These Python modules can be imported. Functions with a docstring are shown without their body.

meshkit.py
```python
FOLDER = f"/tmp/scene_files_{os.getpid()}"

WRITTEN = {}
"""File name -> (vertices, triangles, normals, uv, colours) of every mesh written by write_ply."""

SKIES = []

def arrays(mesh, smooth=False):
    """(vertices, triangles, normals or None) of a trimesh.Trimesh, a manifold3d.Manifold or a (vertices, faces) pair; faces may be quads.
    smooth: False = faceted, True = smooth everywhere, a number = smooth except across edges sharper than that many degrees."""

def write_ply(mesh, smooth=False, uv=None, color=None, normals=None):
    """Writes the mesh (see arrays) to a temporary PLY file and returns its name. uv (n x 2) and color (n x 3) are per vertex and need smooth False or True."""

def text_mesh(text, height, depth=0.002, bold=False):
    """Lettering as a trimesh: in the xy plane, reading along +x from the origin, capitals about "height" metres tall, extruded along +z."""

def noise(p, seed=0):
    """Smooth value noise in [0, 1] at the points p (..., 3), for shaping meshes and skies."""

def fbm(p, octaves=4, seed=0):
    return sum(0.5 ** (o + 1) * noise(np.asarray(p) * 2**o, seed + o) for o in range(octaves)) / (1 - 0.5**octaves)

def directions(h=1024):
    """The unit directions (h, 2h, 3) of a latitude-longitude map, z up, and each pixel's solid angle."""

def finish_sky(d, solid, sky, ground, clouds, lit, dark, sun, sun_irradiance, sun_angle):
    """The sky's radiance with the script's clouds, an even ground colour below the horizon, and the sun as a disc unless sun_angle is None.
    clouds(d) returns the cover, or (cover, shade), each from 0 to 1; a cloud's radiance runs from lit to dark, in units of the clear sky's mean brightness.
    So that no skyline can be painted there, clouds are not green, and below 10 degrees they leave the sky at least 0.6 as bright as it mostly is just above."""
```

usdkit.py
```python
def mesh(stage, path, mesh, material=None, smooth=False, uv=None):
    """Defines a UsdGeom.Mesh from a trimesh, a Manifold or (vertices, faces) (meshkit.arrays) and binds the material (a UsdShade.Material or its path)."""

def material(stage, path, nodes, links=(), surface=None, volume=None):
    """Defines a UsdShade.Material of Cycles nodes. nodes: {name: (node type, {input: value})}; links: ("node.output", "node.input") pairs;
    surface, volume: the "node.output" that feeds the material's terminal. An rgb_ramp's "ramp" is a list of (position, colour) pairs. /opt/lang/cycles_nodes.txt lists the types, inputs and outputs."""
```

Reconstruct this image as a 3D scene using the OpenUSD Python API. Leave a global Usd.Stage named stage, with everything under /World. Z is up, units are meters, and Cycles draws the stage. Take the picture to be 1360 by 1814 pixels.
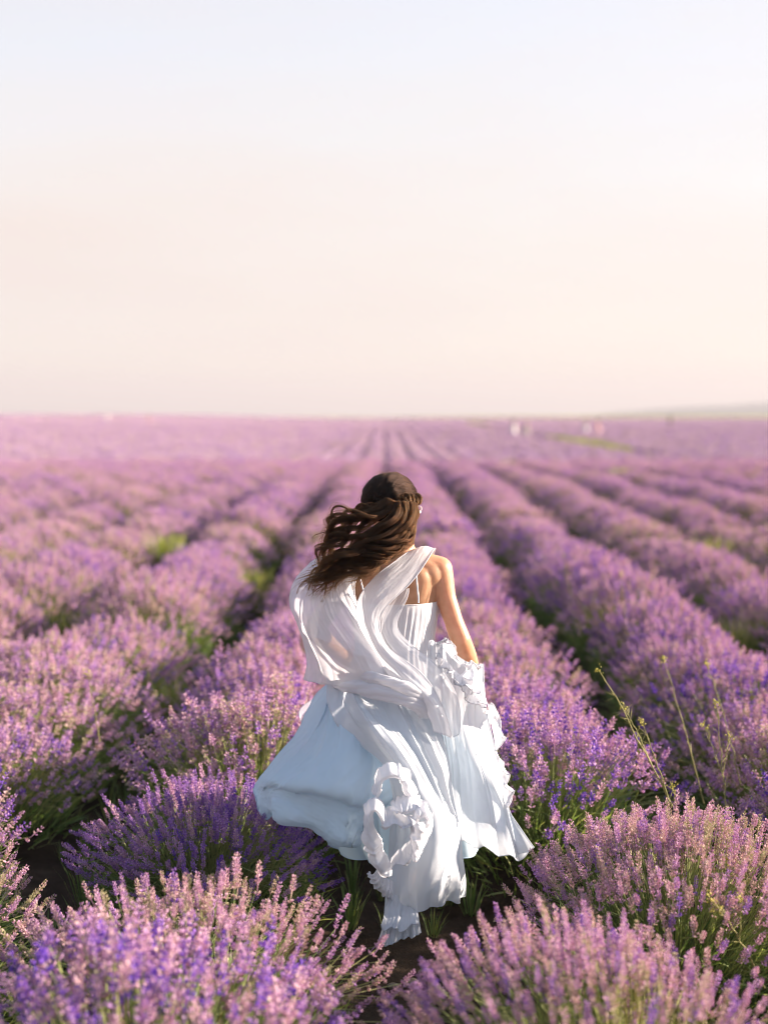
import math
import numpy as np
import trimesh
import manifold3d as m3
import usdkit, meshkit
from scipy.interpolate import CubicSpline, make_interp_spline
from pxr import Usd, UsdGeom, UsdLux, UsdShade, Gf, Sdf, Vt

stage = Usd.Stage.CreateInMemory()
UsdGeom.SetStageUpAxis(stage, 'Z')
UsdGeom.SetStageMetersPerUnit(stage, 1.0)
UsdGeom.Xform.Define(stage, '/World')

# ------------------------------------------------------------------ camera, sky, sun, exposure
CAM_H, PITCH, FOCUS = 1.75, math.radians(3.73), 4.48
FPX = 2590.0                                   # focal length in pixels of the 1360 px wide photograph
cam = UsdGeom.Camera.Define(stage, '/World/camera')
cam.AddTranslateOp().Set((0, 0, CAM_H))
cam.AddRotateXOp().Set(90 - math.degrees(PITCH))
cam.CreateHorizontalApertureAttr(42.0)
cam.CreateFocalLengthAttr(80.0)
cam.CreateFStopAttr(2.5)
cam.CreateFocusDistanceAttr(FOCUS)
cam.CreateExposureAttr(2.9)

SUN_AZ, SUN_EL = math.radians(78), math.radians(18)
VEIL, SKY_STRENGTH = (2.56, 2.27, 2.12), 0.05       # thin high haze, thinning overhead
sun_dir = np.array([math.sin(SUN_AZ) * math.cos(SUN_EL), math.cos(SUN_AZ) * math.cos(SUN_EL), math.sin(SUN_EL)])
sky = UsdLux.DomeLight.Define(stage, '/World/sky')
sky_mat = usdkit.material(stage, '/World/Looks/sky', {
    'sky': ('sky_texture', {'sky_type': 'single_scattering', 'sun_disc': False, 'sun_elevation': SUN_EL, 'sun_rotation': SUN_AZ,
                            'air_density': 1.0, 'aerosol_density': 1.0, 'ozone_density': 1.0}),
    'co': ('texture_coordinate', {}),
    'map': ('mapping', {'scale': (1.2, 1.2, 6.0)}),
    'n': ('noise_texture', {'scale': 1.5, 'detail': 5.0, 'roughness': 0.5}),
    'r': ('map_range', {'from_min': 0.25, 'from_max': 0.75, 'to_min': -0.13, 'to_max': 0.13, 'clamp': True}),
    'sx': ('separate_xyz', {}),
    'thin': ('map_range', {'from_min': 0.12, 'from_max': 0.8, 'to_min': 0.88, 'to_max': 0.08, 'clamp': True}),
    'add': ('math', {'math_type': 'add', 'use_clamp': True}),
    'veil': ('mix_color', {'blend_type': 'mix', 'b': VEIL, 'use_clamp': False}),
    'bg': ('background_shader', {'strength': SKY_STRENGTH})},
    [('co.generated', 'map.vector'), ('map.vector', 'n.vector'), ('n.fac', 'r.value'), ('co.generated', 'sx.vector'), ('sx.z', 'thin.value'),
     ('r.result', 'add.value1'), ('thin.result', 'add.value2'), ('add.value', 'veil.fac'),
     ('sky.color', 'veil.a'), ('veil.result', 'bg.color')], surface='bg.background')
UsdShade.MaterialBindingAPI.Apply(sky.GetPrim()).Bind(sky_mat)
sky.GetPrim().SetCustomDataByKey('kind', 'structure')

sun = UsdLux.DistantLight.Define(stage, '/World/sun')
sun.CreateNormalizeAttr(True)
sun.CreateIntensityAttr(0.70)
sun.CreateAngleAttr(1.0)
sun.CreateColorAttr(Gf.Vec3f(1.0, 0.83, 0.69))
zx = sun_dir
xx = np.cross([0, 0, 1.0], zx); xx /= np.linalg.norm(xx)
yx = np.cross(zx, xx)
sun.AddTransformOp().Set(Gf.Matrix4d(*xx, 0, *yx, 0, *zx, 0, 0, 0, 0, 1))

# ------------------------------------------------------------------ helpers
taken = {}


def path_for(parent, name):
    base = str(parent.GetPath()) if parent is not None else '/World'
    k = taken.get((base, name), 0)
    taken[(base, name)] = k + 1
    return f'{base}/{name}' + (f'_{k:03d}' if k else '')


def tag(prim, label=None, cat=None, group=None, kind=None):
    for k, v in (('label', label), ('category', cat), ('group', group), ('kind', kind)):
        if v:
            prim.SetCustomDataByKey(k, v)
    return prim


def thing(name, label, cat, loc=(0, 0, 0), rotz=0.0, group=None, scale=None):
    x = UsdGeom.Xform.Define(stage, path_for(None, name))
    x.AddTranslateOp().Set(tuple(map(float, loc)))
    if rotz:
        x.AddRotateZOp().Set(math.degrees(rotz))
    if scale is not None:
        x.AddScaleOp().Set(Gf.Vec3f(*map(float, scale)))
    return tag(x.GetPrim(), label, cat, group)


def part(name, mesh, mat, parent=None, smooth=False, label=None, cat=None, group=None, kind=None, tone=None):
    m = usdkit.mesh(stage, path_for(parent, name), mesh, mat, smooth=smooth)
    set_tone(m, tone)
    p = m.GetPrim()
    return tag(p, label, cat, group, kind)


def set_tone(m, tone):
    if tone is not None:
        UsdGeom.PrimvarsAPI(m).CreatePrimvar('tone', Sdf.ValueTypeNames.FloatArray, 'vertex').Set(Vt.FloatArray.FromNumpy(np.asarray(tone, np.float32)))


def tones(n_vertices, size, seed, base=None, spread=1.0):
    """One random tone per island of size vertices; base (per vertex) with a spread around it."""
    t = np.random.default_rng(seed).random(n_vertices // size + 1).repeat(size)[:n_vertices]
    return t if base is None else np.clip(base + spread * (t - 0.5), 0, 1)


def join(meshes):
    vs, fs, n = [], [], 0
    for v, f in meshes:
        vs.append(v); fs.append(np.asarray(f) + n); n += len(v)
    return np.vstack(vs), np.vstack(fs)


def place_many(proto, pos, frames, scale=None):
    """Copies of proto (v, f) at pos (n,3) with frames (n,3,3; columns x y z), joined."""
    v, f = proto
    n = len(pos)
    s = np.ones(n) if scale is None else scale
    out = np.einsum('nij,kj->nki', frames * s[:, None, None], v) + pos[:, None]
    return out.reshape(-1, 3), (f[None] + (np.arange(n) * len(v))[:, None, None]).reshape(-1, 3)


def frames_from(z, rng):
    z = z / np.linalg.norm(z, axis=1, keepdims=True)
    a = rng.normal(size=z.shape)
    x = np.cross(a, z); x /= np.linalg.norm(x, axis=1, keepdims=True) + 1e-9
    return np.stack([x, np.cross(z, x), z], -1)


def mix_leaf(path, ramp, trans, weight, hue_noise=0.0, patch=None, rough=0.6):
    """Leaf or petal: colour by island from a ramp, a little by plant, and light let through."""
    nodes = {'g': ('geometry', {}), 'o': ('object_info', {}), 'r': ('rgb_ramp', {'ramp': ramp}),
             'hs': ('hsv', {'hue': 0.5, 'saturation': 1.0, 'value': 1.0, 'fac': 1.0}),
             'hm': ('map_range', {'to_min': 0.5 - hue_noise, 'to_max': 0.5 + hue_noise}),
             'vn': ('noise_texture', {'scale': 0.45, 'detail': 2.0}),
             'vm': ('map_range', {'from_min': 0.3, 'from_max': 0.7, 'to_min': 0.86, 'to_max': 1.14}),
             'p': ('principled_bsdf', {'roughness': rough, 'specular_ior_level': 0.25}),
             't': ('translucent_bsdf', {}), 'tm': ('mix_color', {'blend_type': 'multiply', 'fac': 1.0, 'b': trans}),
             'm': ('mix_closure', {'fac': weight})}
    nodes['a'] = ('attribute', {'attribute': 'tone'})
    links = [('a.fac', 'r.fac'), ('r.color', 'hs.color'), ('o.random', 'hm.value'), ('hm.result', 'hs.hue'),
             ('g.position', 'vn.vector'), ('vn.fac', 'vm.value'), ('vm.result', 'hs.value'),
             ('hs.color', 'p.base_color'), ('hs.color', 'tm.a'), ('tm.result', 't.color'), ('p.BSDF', 'm.closure1'), ('t.BSDF', 'm.closure2')]
    return usdkit.material(stage, path, nodes, links, surface='m.closure')


L = '/World/Looks/'
M = {}


def flower_mat(path, ramp, trans, weight, wt, wo):
    """Lavender flowers: each floret has its own tone (primvar), each plant varies a little around it."""
    nodes = {'g': ('geometry', {}), 'o': ('object_info', {}), 'a': ('attribute', {'attribute': 'tone'}),
             'vn': ('noise_texture', {'scale': 0.5, 'detail': 3.0}), 'nv': ('map_range', {'from_min': 0.3, 'from_max': 0.7, 'to_min': -0.12, 'to_max': 0.12}),
             'k1': ('math', {'math_type': 'multiply_add', 'value2': wt}),
             'k3': ('math', {'math_type': 'multiply_add', 'value2': wo, 'value3': 0.5 - 0.5 * (wt + wo)}),
             'r': ('rgb_ramp', {'ramp': ramp}), 'p': ('principled_bsdf', {'roughness': 0.65, 'specular_ior_level': 0.2}),
             't': ('translucent_bsdf', {}), 'tm': ('mix_color', {'blend_type': 'multiply', 'fac': 1.0, 'b': trans}), 'm': ('mix_closure', {'fac': weight})}
    links = [('o.random', 'k3.value1'), ('k3.value', 'k1.value3'), ('a.fac', 'k1.value1'),
             ('g.position', 'vn.vector'), ('vn.fac', 'nv.value'), ('k1.value', 'sum.value1'), ('nv.result', 'sum.value2'), ('sum.value', 'r.fac'),
             ('r.color', 'p.base_color'), ('r.color', 'tm.a'), ('tm.result', 't.color'), ('p.BSDF', 'm.closure1'), ('t.BSDF', 'm.closure2')]
    nodes['sum'] = ('math', {'math_type': 'add', 'use_clamp': True})
    return usdkit.material(stage, path, nodes, links, surface='m.closure')


RAMP = [(0.0, (0.50, 0.48, 0.28)), (0.10, (0.64, 0.50, 0.44)), (0.30, (0.67, 0.47, 0.54)), (0.62, (0.61, 0.40, 0.58)), (0.82, (0.47, 0.28, 0.58)), (0.94, (0.33, 0.17, 0.57)), (1.0, (0.21, 0.095, 0.53))]
M['flower'] = flower_mat(L + 'lavender_flower', RAMP, (1.0, 0.92, 0.98), 0.46, 0.95, 0.26)
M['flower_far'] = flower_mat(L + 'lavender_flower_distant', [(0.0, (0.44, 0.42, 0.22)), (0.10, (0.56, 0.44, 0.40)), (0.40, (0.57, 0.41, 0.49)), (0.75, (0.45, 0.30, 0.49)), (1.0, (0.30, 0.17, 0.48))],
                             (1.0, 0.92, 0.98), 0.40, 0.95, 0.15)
M['stem'] = mix_leaf(L + 'lavender_stem', [(0.0, (0.18, 0.24, 0.08)), (0.5, (0.30, 0.34, 0.13)), (1.0, (0.46, 0.45, 0.20))], (1.0, 1.0, 0.6), 0.35, 0.01)
M['leaf'] = mix_leaf(L + 'lavender_leaf', [(0.0, (0.10, 0.17, 0.05)), (0.6, (0.20, 0.28, 0.095)), (1.0, (0.35, 0.38, 0.16))], (1.0, 1.0, 0.5), 0.35, 0.01)
M['weed'] = mix_leaf(L + 'weed_green', [(0.0, (0.11, 0.16, 0.045)), (0.6, (0.24, 0.27, 0.09)), (1.0, (0.40, 0.37, 0.14))], (1.0, 1.0, 0.5), 0.4, 0.02)
M['dry'] = mix_leaf(L + 'weed_stalk', [(0.0, (0.36, 0.34, 0.14)), (0.6, (0.46, 0.42, 0.20)), (1.0, (0.55, 0.47, 0.26))], (1.0, 0.95, 0.6), 0.3, 0.01)
M['bud'] = mix_leaf(L + 'weed_bud', [(0.0, (0.55, 0.52, 0.12)), (1.0, (0.70, 0.62, 0.20))], (1.0, 0.95, 0.5), 0.3, 0.01)

# ------------------------------------------------------------------ the ground
ROW, FURROW0 = 1.10, 0.03


def terrain(x, y):
    """Height of the land: level near the camera, a low crest near 28 m, a dip, then a slow rise that is higher on the left."""
    x, y = np.asarray(x, float), np.asarray(y, float)
    s = lambda a, b: (lambda t: t * t * (3 - 2 * t))(np.clip((y - a) / (b - a), 0, 1))
    z = 0.10 * s(10, 26) - 0.55 * s(27, 58) + 0.70 * s(58, 190) + 0.5 * s(150, 420)
    left = np.clip((-x - 8) / 60, 0, 1)
    z = z + 1.1 * s(120, 360) * left * left * (3 - 2 * left)
    right = np.clip((x + 40) / 200, 0, 1)
    return z + 2.4 * s(455, 900) * right


def furrow(x):
    """Depth of the dip between rows (0 on the ridge under the plants, 1 in the furrow)."""
    return 0.5 + 0.5 * np.cos(2 * np.pi * (np.asarray(x) - FURROW0) / ROW)


def grid(xs, ys, zf):
    X, Y = np.meshgrid(xs, ys, indexing='ij')
    v = np.stack([X, Y, zf(X, Y)], -1).reshape(-1, 3)
    i, j = np.meshgrid(np.arange(len(xs) - 1), np.arange(len(ys) - 1), indexing='ij')
    a = i * len(ys) + j
    return v, np.stack([a, a + len(ys), a + len(ys) + 1, a + 1], -1).reshape(-1, 4)


def ground_z(X, Y):
    near = np.clip(1.4 - Y / 30, 0, 1)
    rough = meshkit.fbm(np.stack([X * 7, Y * 7, 0 * X], -1)) - 0.5
    rough2 = meshkit.fbm(np.stack([X * 28, Y * 28, 0 * X + 3], -1)) - 0.5
    return terrain(X, Y) - 0.06 * furrow(X) + near * (0.05 * rough + 0.035 * rough2)


soil = usdkit.material(stage, L + 'soil', {
    'g': ('geometry', {}), 'n': ('noise_texture', {'scale': 9.0, 'detail': 8.0, 'roughness': 0.65}),
    'n2': ('noise_texture', {'scale': 140.0, 'detail': 4.0}),
    'r': ('rgb_ramp', {'ramp': [(0.25, (0.018, 0.012, 0.008)), (0.5, (0.040, 0.027, 0.018)), (0.75, (0.075, 0.052, 0.034))]}),
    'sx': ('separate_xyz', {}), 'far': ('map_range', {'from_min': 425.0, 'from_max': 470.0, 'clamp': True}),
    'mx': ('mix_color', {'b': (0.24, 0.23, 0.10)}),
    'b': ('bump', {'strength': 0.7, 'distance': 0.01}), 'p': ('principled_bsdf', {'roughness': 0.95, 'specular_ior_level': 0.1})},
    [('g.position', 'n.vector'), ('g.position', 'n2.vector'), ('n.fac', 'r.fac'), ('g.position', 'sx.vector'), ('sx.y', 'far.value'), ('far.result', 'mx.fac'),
     ('r.color', 'mx.a'), ('mx.result', 'p.base_color'), ('n2.fac', 'b.height'), ('b.normal', 'p.normal')], surface='p.BSDF')
xs = np.unique(np.concatenate([np.linspace(-3000, -100, 16), np.linspace(-100, -14, 30), np.linspace(-14, -4, 90), np.arange(-4, 4.001, 0.045), np.linspace(4, 14, 90), np.linspace(14, 100, 30), np.linspace(100, 3000, 16)]))
ys = np.unique(np.concatenate([np.linspace(-40, 1, 12), np.arange(1, 11, 0.045), np.linspace(11, 40, 90), np.linspace(40, 600, 90), np.linspace(600, 5200, 20)]))
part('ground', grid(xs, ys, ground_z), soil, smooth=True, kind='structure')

# ------------------------------------------------------------------ lavender


def bipyramid(sides, r, mid=0.5):
    a = np.arange(sides) * 2 * np.pi / sides
    v = np.vstack([[0, 0, 0], np.c_[r * np.cos(a), r * np.sin(a), np.full(sides, mid)], [0, 0, 1.0]])
    f = [[0, 1 + (k + 1) % sides, 1 + k] for k in range(sides)] + [[sides + 1, 1 + k, 1 + (k + 1) % sides] for k in range(sides)]
    return v, np.array(f)


def spike_mesh(rng, level):
    """A lavender flower head along +z: whorls of small florets, open ones sticking out. level 0 is the finest."""
    Ls = rng.uniform(0.032, 0.06)
    if level == 0:
        nw, per, fl, fw = rng.integers(5, 9), 8, 0.0078, 0.25
    elif level == 1:
        nw, per, fl, fw = rng.integers(4, 6), 5, 0.0125, 0.29
    else:
        nw, per, fl, fw = 3, 3, 0.018, 0.33
    pos, dirs, sc = [], [], []
    hs = np.linspace(0, 1, nw) ** 0.8
    if level < 2 and rng.random() < 0.6:
        hs[0] -= 0.28                              # the lowest whorl stands apart
    for k, h in enumerate(hs):
        m = per - (2 if k == nw - 1 else 0)
        a = np.arange(m) * 2 * np.pi / m + rng.uniform(0, 6.28) + rng.normal(0, 0.2, m)
        up = rng.uniform(0.5, 1.2, m) + (1.2 if k == nw - 1 else 0)
        d = np.c_[np.cos(a), np.sin(a), up]
        d /= np.linalg.norm(d, axis=1, keepdims=True)
        pos.append(np.c_[0.0022 * np.cos(a), 0.0022 * np.sin(a), h * Ls + rng.normal(0, 0.0018, m)])
        dirs.append(d)
        sc.append(fl * rng.uniform(0.75, 1.25, m) * (1.15 - 0.35 * max(h, 0)))
    pos, dirs, sc = np.vstack(pos), np.vstack(dirs), np.concatenate(sc)
    florets = place_many(bipyramid(3, fw, 0.62), pos, frames_from(dirs, rng), sc)
    axis = bipyramid(3, 1.0, 0.4)
    lo = min(hs[0], 0) * Ls - 0.004
    return join([florets, (axis[0] * [0.0016, 0.0016, 1.02 * Ls - lo] + [0, 0, lo], axis[1])])


srng = np.random.default_rng(7)
SPIKES = [[spike_mesh(srng, lv) for _ in range(8)] for lv in range(3)]


def lavender(seed, n, R, Ht, level, nleaf, lean=(0.0, 0.0)):
    """One plant: (stems, flower heads as a list, leaves)."""
    rng = np.random.default_rng(seed)
    az = rng.uniform(0, 2 * np.pi, n)
    q = rng.random(n) ** 0.60                       # 0 in the middle of the dome, 1 at its rim
    lump = 1 + 0.14 * np.sin(az * 2 + rng.uniform(0, 6)) + 0.09 * np.sin(az * 3 + rng.uniform(0, 6))
    rad = R * q * lump * rng.uniform(0.92, 1.08, n)
    clump = meshkit.noise(np.c_[rad * np.cos(az) * 9, rad * np.sin(az) * 9, np.full(n, seed * 1.7)], seed) - 0.5
    top = Ht * (1 - 0.50 * q ** 2.8) * (1 + 0.22 * clump) * np.where(rng.random(n) < 0.14, rng.uniform(0.55, 0.85, n), rng.uniform(0.90, 1.08, n)) + np.abs(rng.normal(0, 0.018, n))
    tip = np.c_[rad * np.cos(az) + lean[0] * top, rad * np.sin(az) + lean[1] * top, np.maximum(top, 0.12)]
    b = R * 0.52 * q ** 1.1 * rng.uniform(0.5, 1.1, n)
    base = np.c_[b * np.cos(az + rng.normal(0, 0.3, n)), b * np.sin(az + rng.normal(0, 0.3, n)), rng.uniform(0.04, 0.16, n)]
    mid = base * 0.45 + tip * 0.55 + np.c_[np.zeros(n), np.zeros(n), 0.02 + 0.05 * q] + rng.normal(0, 0.012, (n, 3))
    end = tip - mid
    end /= np.linalg.norm(end, axis=1, keepdims=True)
    end += np.c_[rng.normal(0, 0.13, (n, 2)), 0.5 + 0.4 * rng.random(n)]
    end /= np.linalg.norm(end, axis=1, keepdims=True)
    # stems: three-sided tubes through base, mid, tip
    fr = frames_from(tip - base, rng)
    w = (0.0013 if level == 0 else 0.0014 if level == 1 else 0.0022) * rng.uniform(0.8, 1.25, n)
    ring = np.stack([np.cos(np.arange(3) * 2.094), np.sin(np.arange(3) * 2.094)], -1)
    off = np.einsum('kc,nic->nki', ring, fr[:, :, :2]) * w[:, None, None]
    pts = np.stack([base, mid, tip + end * 0.01], 1)
    v = (pts[:, :, None] + off[:, None] * np.array([1.3, 1.0, 0.8])[None, :, None, None]).reshape(n, 9, 3)
    q4 = np.array([[s * 3 + k, s * 3 + (k + 1) % 3, s * 3 + 3 + (k + 1) % 3, s * 3 + 3 + k] for s in range(2) for k in range(3)])
    tri = np.vstack([q4[:, [0, 1, 2]], q4[:, [0, 2, 3]]])
    stems = (v.reshape(-1, 3), (tri[None] + (np.arange(n) * 9)[:, None, None]).reshape(-1, 3))
    # flower heads
    heads = []
    frh = frames_from(end, rng)
    size = rng.uniform(0.8, 1.25, n)
    for k in range(n):
        pv, pf = SPIKES[level][rng.integers(8)]
        heads.append((np.einsum('ij,kj->ki', frh[k] * size[k], pv) + tip[k], pf))
    # leaves: bent narrow blades in a low mound
    m = nleaf
    la = rng.uniform(0, 2 * np.pi, m)
    lr = 0.86 * R * rng.random(m) ** 0.5
    lz = rng.uniform(0.02, 0.32, m) * (1 - 0.45 * (lr / R) ** 2) * Ht / 0.5
    root = np.c_[lr * np.cos(la), lr * np.sin(la), lz]
    d = np.c_[np.cos(la) * (0.25 + lr * 2.2), np.sin(la) * (0.25 + lr * 2.2), rng.uniform(0.5, 1.2, m)] + rng.normal(0, 0.3, (m, 3))
    fl = frames_from(d, rng)
    ln = rng.uniform(0.05, 0.12, m) * (1 if level == 0 else 1.3)
    lw = (0.0022 if level == 0 else 0.003 if level == 1 else 0.006) * rng.uniform(0.7, 1.3, m)
    blade = np.array([[-1, 0, 0], [1, 0, 0], [1, 0.25, 0.5], [-1, 0.25, 0.5], [0, 1.1, 1.0]], float)
    bv = np.einsum('nij,nkj->nki', fl, blade[None] * np.stack([lw, ln * 0.22, ln], -1)[:, None]) + root[:, None]
    bf = np.array([[0, 1, 2], [0, 2, 3], [3, 2, 4]])
    leaves = (bv.reshape(-1, 3), (bf[None] + (np.arange(m) * 5)[:, None, None]).reshape(-1, 3))
    return stems, heads, leaves


def tuft_patch(seed, n, sx, sy, tall, size):
    """A piece of a far row: flower heads as small blunt bipyramids on a rounded ridge, over a few leaves."""
    rng = np.random.default_rng(seed)
    x = rng.uniform(-sx / 2, sx / 2, n)
    y = rng.uniform(-sy / 2, sy / 2, n)
    c = ((x + ROW / 2) / ROW) % 1.0 - 0.5
    edge = np.abs(c) * 2
    keep = edge < rng.uniform(0.72, 1.0, n)
    x, y, edge = x[keep], y[keep], edge[keep]
    n = len(x)
    z = tall * (1 - 0.40 * edge ** 3) * rng.uniform(0.78, 1.05, n)
    d = np.c_[c[keep] * 0.8, rng.normal(0, 0.25, n), np.ones(n)]
    green = rng.random(n) < 0.10
    low = np.maximum(z - size, 0)
    fl = place_many(bipyramid(4, 0.34, 0.55), np.c_[x, y, low][~green], frames_from(d[~green], rng), size * rng.uniform(0.8, 1.4, (~green).sum()))
    return fl
rng = np.random.default_rng(11)


def head_tones(seed, n):
    return np.clip(np.random.default_rng(seed + 5000).beta(1.3, 1.3, n), 0, 1)


def plant_parts(owner, seed, n, R, Ht, level, nleaf, single=0, lean=(0.0, 0.0), bias=0.0):
    stems, heads, leaves = lavender(seed, n, R, Ht, level, nleaf, lean)
    htone = np.clip(head_tones(seed, len(heads)) + bias, 0, 1)
    part('stems', stems, M['stem'], owner, kind='stuff', tone=tones(len(stems[0]), 9, seed))
    part('leaves', leaves, M['leaf'], owner, kind='stuff', tone=tones(len(leaves[0]), 5, seed))
    if single:
        order = np.argsort([h[0][:, 1].mean() - 0.8 * h[0][:, 2].mean() for h in heads])   # those towards the path of the walker show largest
        for i in order[:single]:
            part('flower_head', heads[i], M['flower'], owner, tone=tones(len(heads[i][0]), 5, i, htone[i], 0.5))
        heads, htone = [heads[i] for i in order[single:]], htone[order[single:]]
    if heads:
        part('flower_heads', join(heads), M['flower'], owner, kind='stuff', tone=tones(sum(len(h[0]) for h in heads), 5, seed, np.repeat(htone, [len(h[0]) for h in heads]), 0.5))


# plants in the foreground, each with its own shape
NEAR = [  # x, y, radius, height, heads, turn, label
    (-0.50, 3.66, 0.45, 0.49, 440, 0.3, 'pale pink lavender bush at the bottom left, sunlit, with long green stems showing'),
    (0.52, 3.26, 0.50, 0.49, 640, 1.1, 'soft-focus lavender bush at the bottom right edge, closest to the viewer'),
    (0.84, 4.14, 0.48, 0.52, 760, 2.0, 'dense sunlit lavender bush right of the trailing hem of the dress'),
    (-0.60, 4.92, 0.44, 0.41, 600, 0.9, 'deep violet lavender bush in the shadow of the woman, left of her skirt'),
    (-1.44, 4.05, 0.48, 0.52, 520, 1.7, 'lavender bush cut by the left edge below the second furrow'),
    (1.66, 4.35, 0.50, 0.50, 520, 0.2, 'half shaded lavender bush at the right edge beyond the dark furrow'),
]
for k, (x, y, R, Ht, n, turn, label) in enumerate(NEAR):
    t = thing('lavender_bush', label, 'lavender bush', (x, y, terrain(x, y)), turn)
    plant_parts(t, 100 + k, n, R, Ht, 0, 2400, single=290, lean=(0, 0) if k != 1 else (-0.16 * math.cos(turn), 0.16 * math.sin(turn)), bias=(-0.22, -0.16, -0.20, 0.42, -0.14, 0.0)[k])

# prototypes for the rest of the rows
CLASSES = {}
for lv, count, n, nleaf in ((1, 4, 520, 1500), (2, 3, 500, 400)):
    for k in range(count):
        c = stage.CreateClassPrim(f'/World/lavender_kind_{"near" if lv == 1 else "middle"}_{"abcd"[k]}')
        plant_parts(c, 300 + 10 * lv + k, n, 0.445, 0.48 + 0.02 * k, lv, nleaf)
        CLASSES[(lv, k)] = c.GetPath()

row_word = {-1: 'row just left of the woman', 0: 'row just right of the woman', -2: 'second row left of the woman', 1: 'second row right of the woman',
            -3: 'third row left of the woman', 2: 'third row right of the woman', -4: 'fourth row left of the woman', 3: 'fourth row right of the woman'}
singles, extra = [], []
half = 680 / FPX
for k in range(-60, 61):
    xr = FURROW0 + (k + 0.5) * ROW
    y = -7.5 + rng.uniform(0, 0.6)
    while y < 56:
        y += rng.uniform(0.44, 0.60)
        x = xr + rng.normal(0, 0.05)
        if any(abs(x - a[0]) < 0.42 and abs(y - a[1]) < 0.42 for a in NEAR):
            continue
        if abs(x) > half * abs(y) * 1.15 + 6.5 or rng.random() < 0.02:
            continue
        s, seen = rng.uniform(0.86, 1.08), abs(x) < half * y + 0.45
        if 0.6 < y < 3.0 and k in (-1, 0) or (k == 0 and 4.3 < y < 5.1) or (k == -1 and 3.2 < y < 5.2):
            continue
        (singles if seen and 2.2 < y < 20 else extra).append((x, y, rng.uniform(0, 6.28), s, k))
singles.sort(key=lambda a: a[1])
extra += singles[290:]
singles = singles[:290]
for x, y, turn, s, k in singles:
    lv = 1 if y < 13 else 2
    where = row_word.get(k, 'outer rows on the far left' if k < 0 else 'outer rows on the far right')
    look = 'pink and violet lavender bush' if y < 7.5 else 'blurred pink lavender bush' if y < 13 else 'small hazy pink lavender bush'
    t = thing('lavender_bush', f'{look} standing in the {where}', 'lavender bush', (x, y, terrain(x, y)), turn, f'{look}es in the {where}', (s, s, s * rng.uniform(0.9, 1.08)))
    t.GetReferences().AddInternalReference(CLASSES[(lv, rng.integers(4 if lv == 1 else 3))])
    t.SetInstanceable(True)


def scatter(name, protos, pos, rot, scale, label, cat):
    """One PointInstancer: protos are lists of (part name, mesh, material)."""
    pi = UsdGeom.PointInstancer.Define(stage, path_for(None, name))
    targets = []
    for i, pieces in enumerate(protos):
        x = UsdGeom.Xform.Define(stage, f'{pi.GetPath()}/tuft_{i:03d}')
        for pn, mesh, mat in pieces:
            size = {'stems': 9, 'flower_heads': 24, 'far_heads': 6}.get(pn, 5)
            set_tone(usdkit.mesh(stage, f'{x.GetPath()}/{pn}', mesh, mat), tones(len(mesh[0]), size, i))
        targets.append(x.GetPath())
    pi.CreatePrototypesRel().SetTargets(targets)
    n = len(pos)
    pi.CreateProtoIndicesAttr(Vt.IntArray.FromNumpy(rng.integers(0, len(protos), n).astype(np.int32)))
    pi.CreatePositionsAttr(Vt.Vec3fArray.FromNumpy(np.asarray(pos, np.float32)))
    q = [Gf.Quath(float(math.cos(a / 2)), 0, 0, float(math.sin(a / 2))) for a in rot]
    pi.CreateOrientationsAttr(Vt.QuathArray(q))
    pi.CreateScalesAttr(Vt.Vec3fArray.FromNumpy(np.asarray(scale, np.float32)))
    return tag(pi.GetPrim(), label, cat, kind='stuff')


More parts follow.
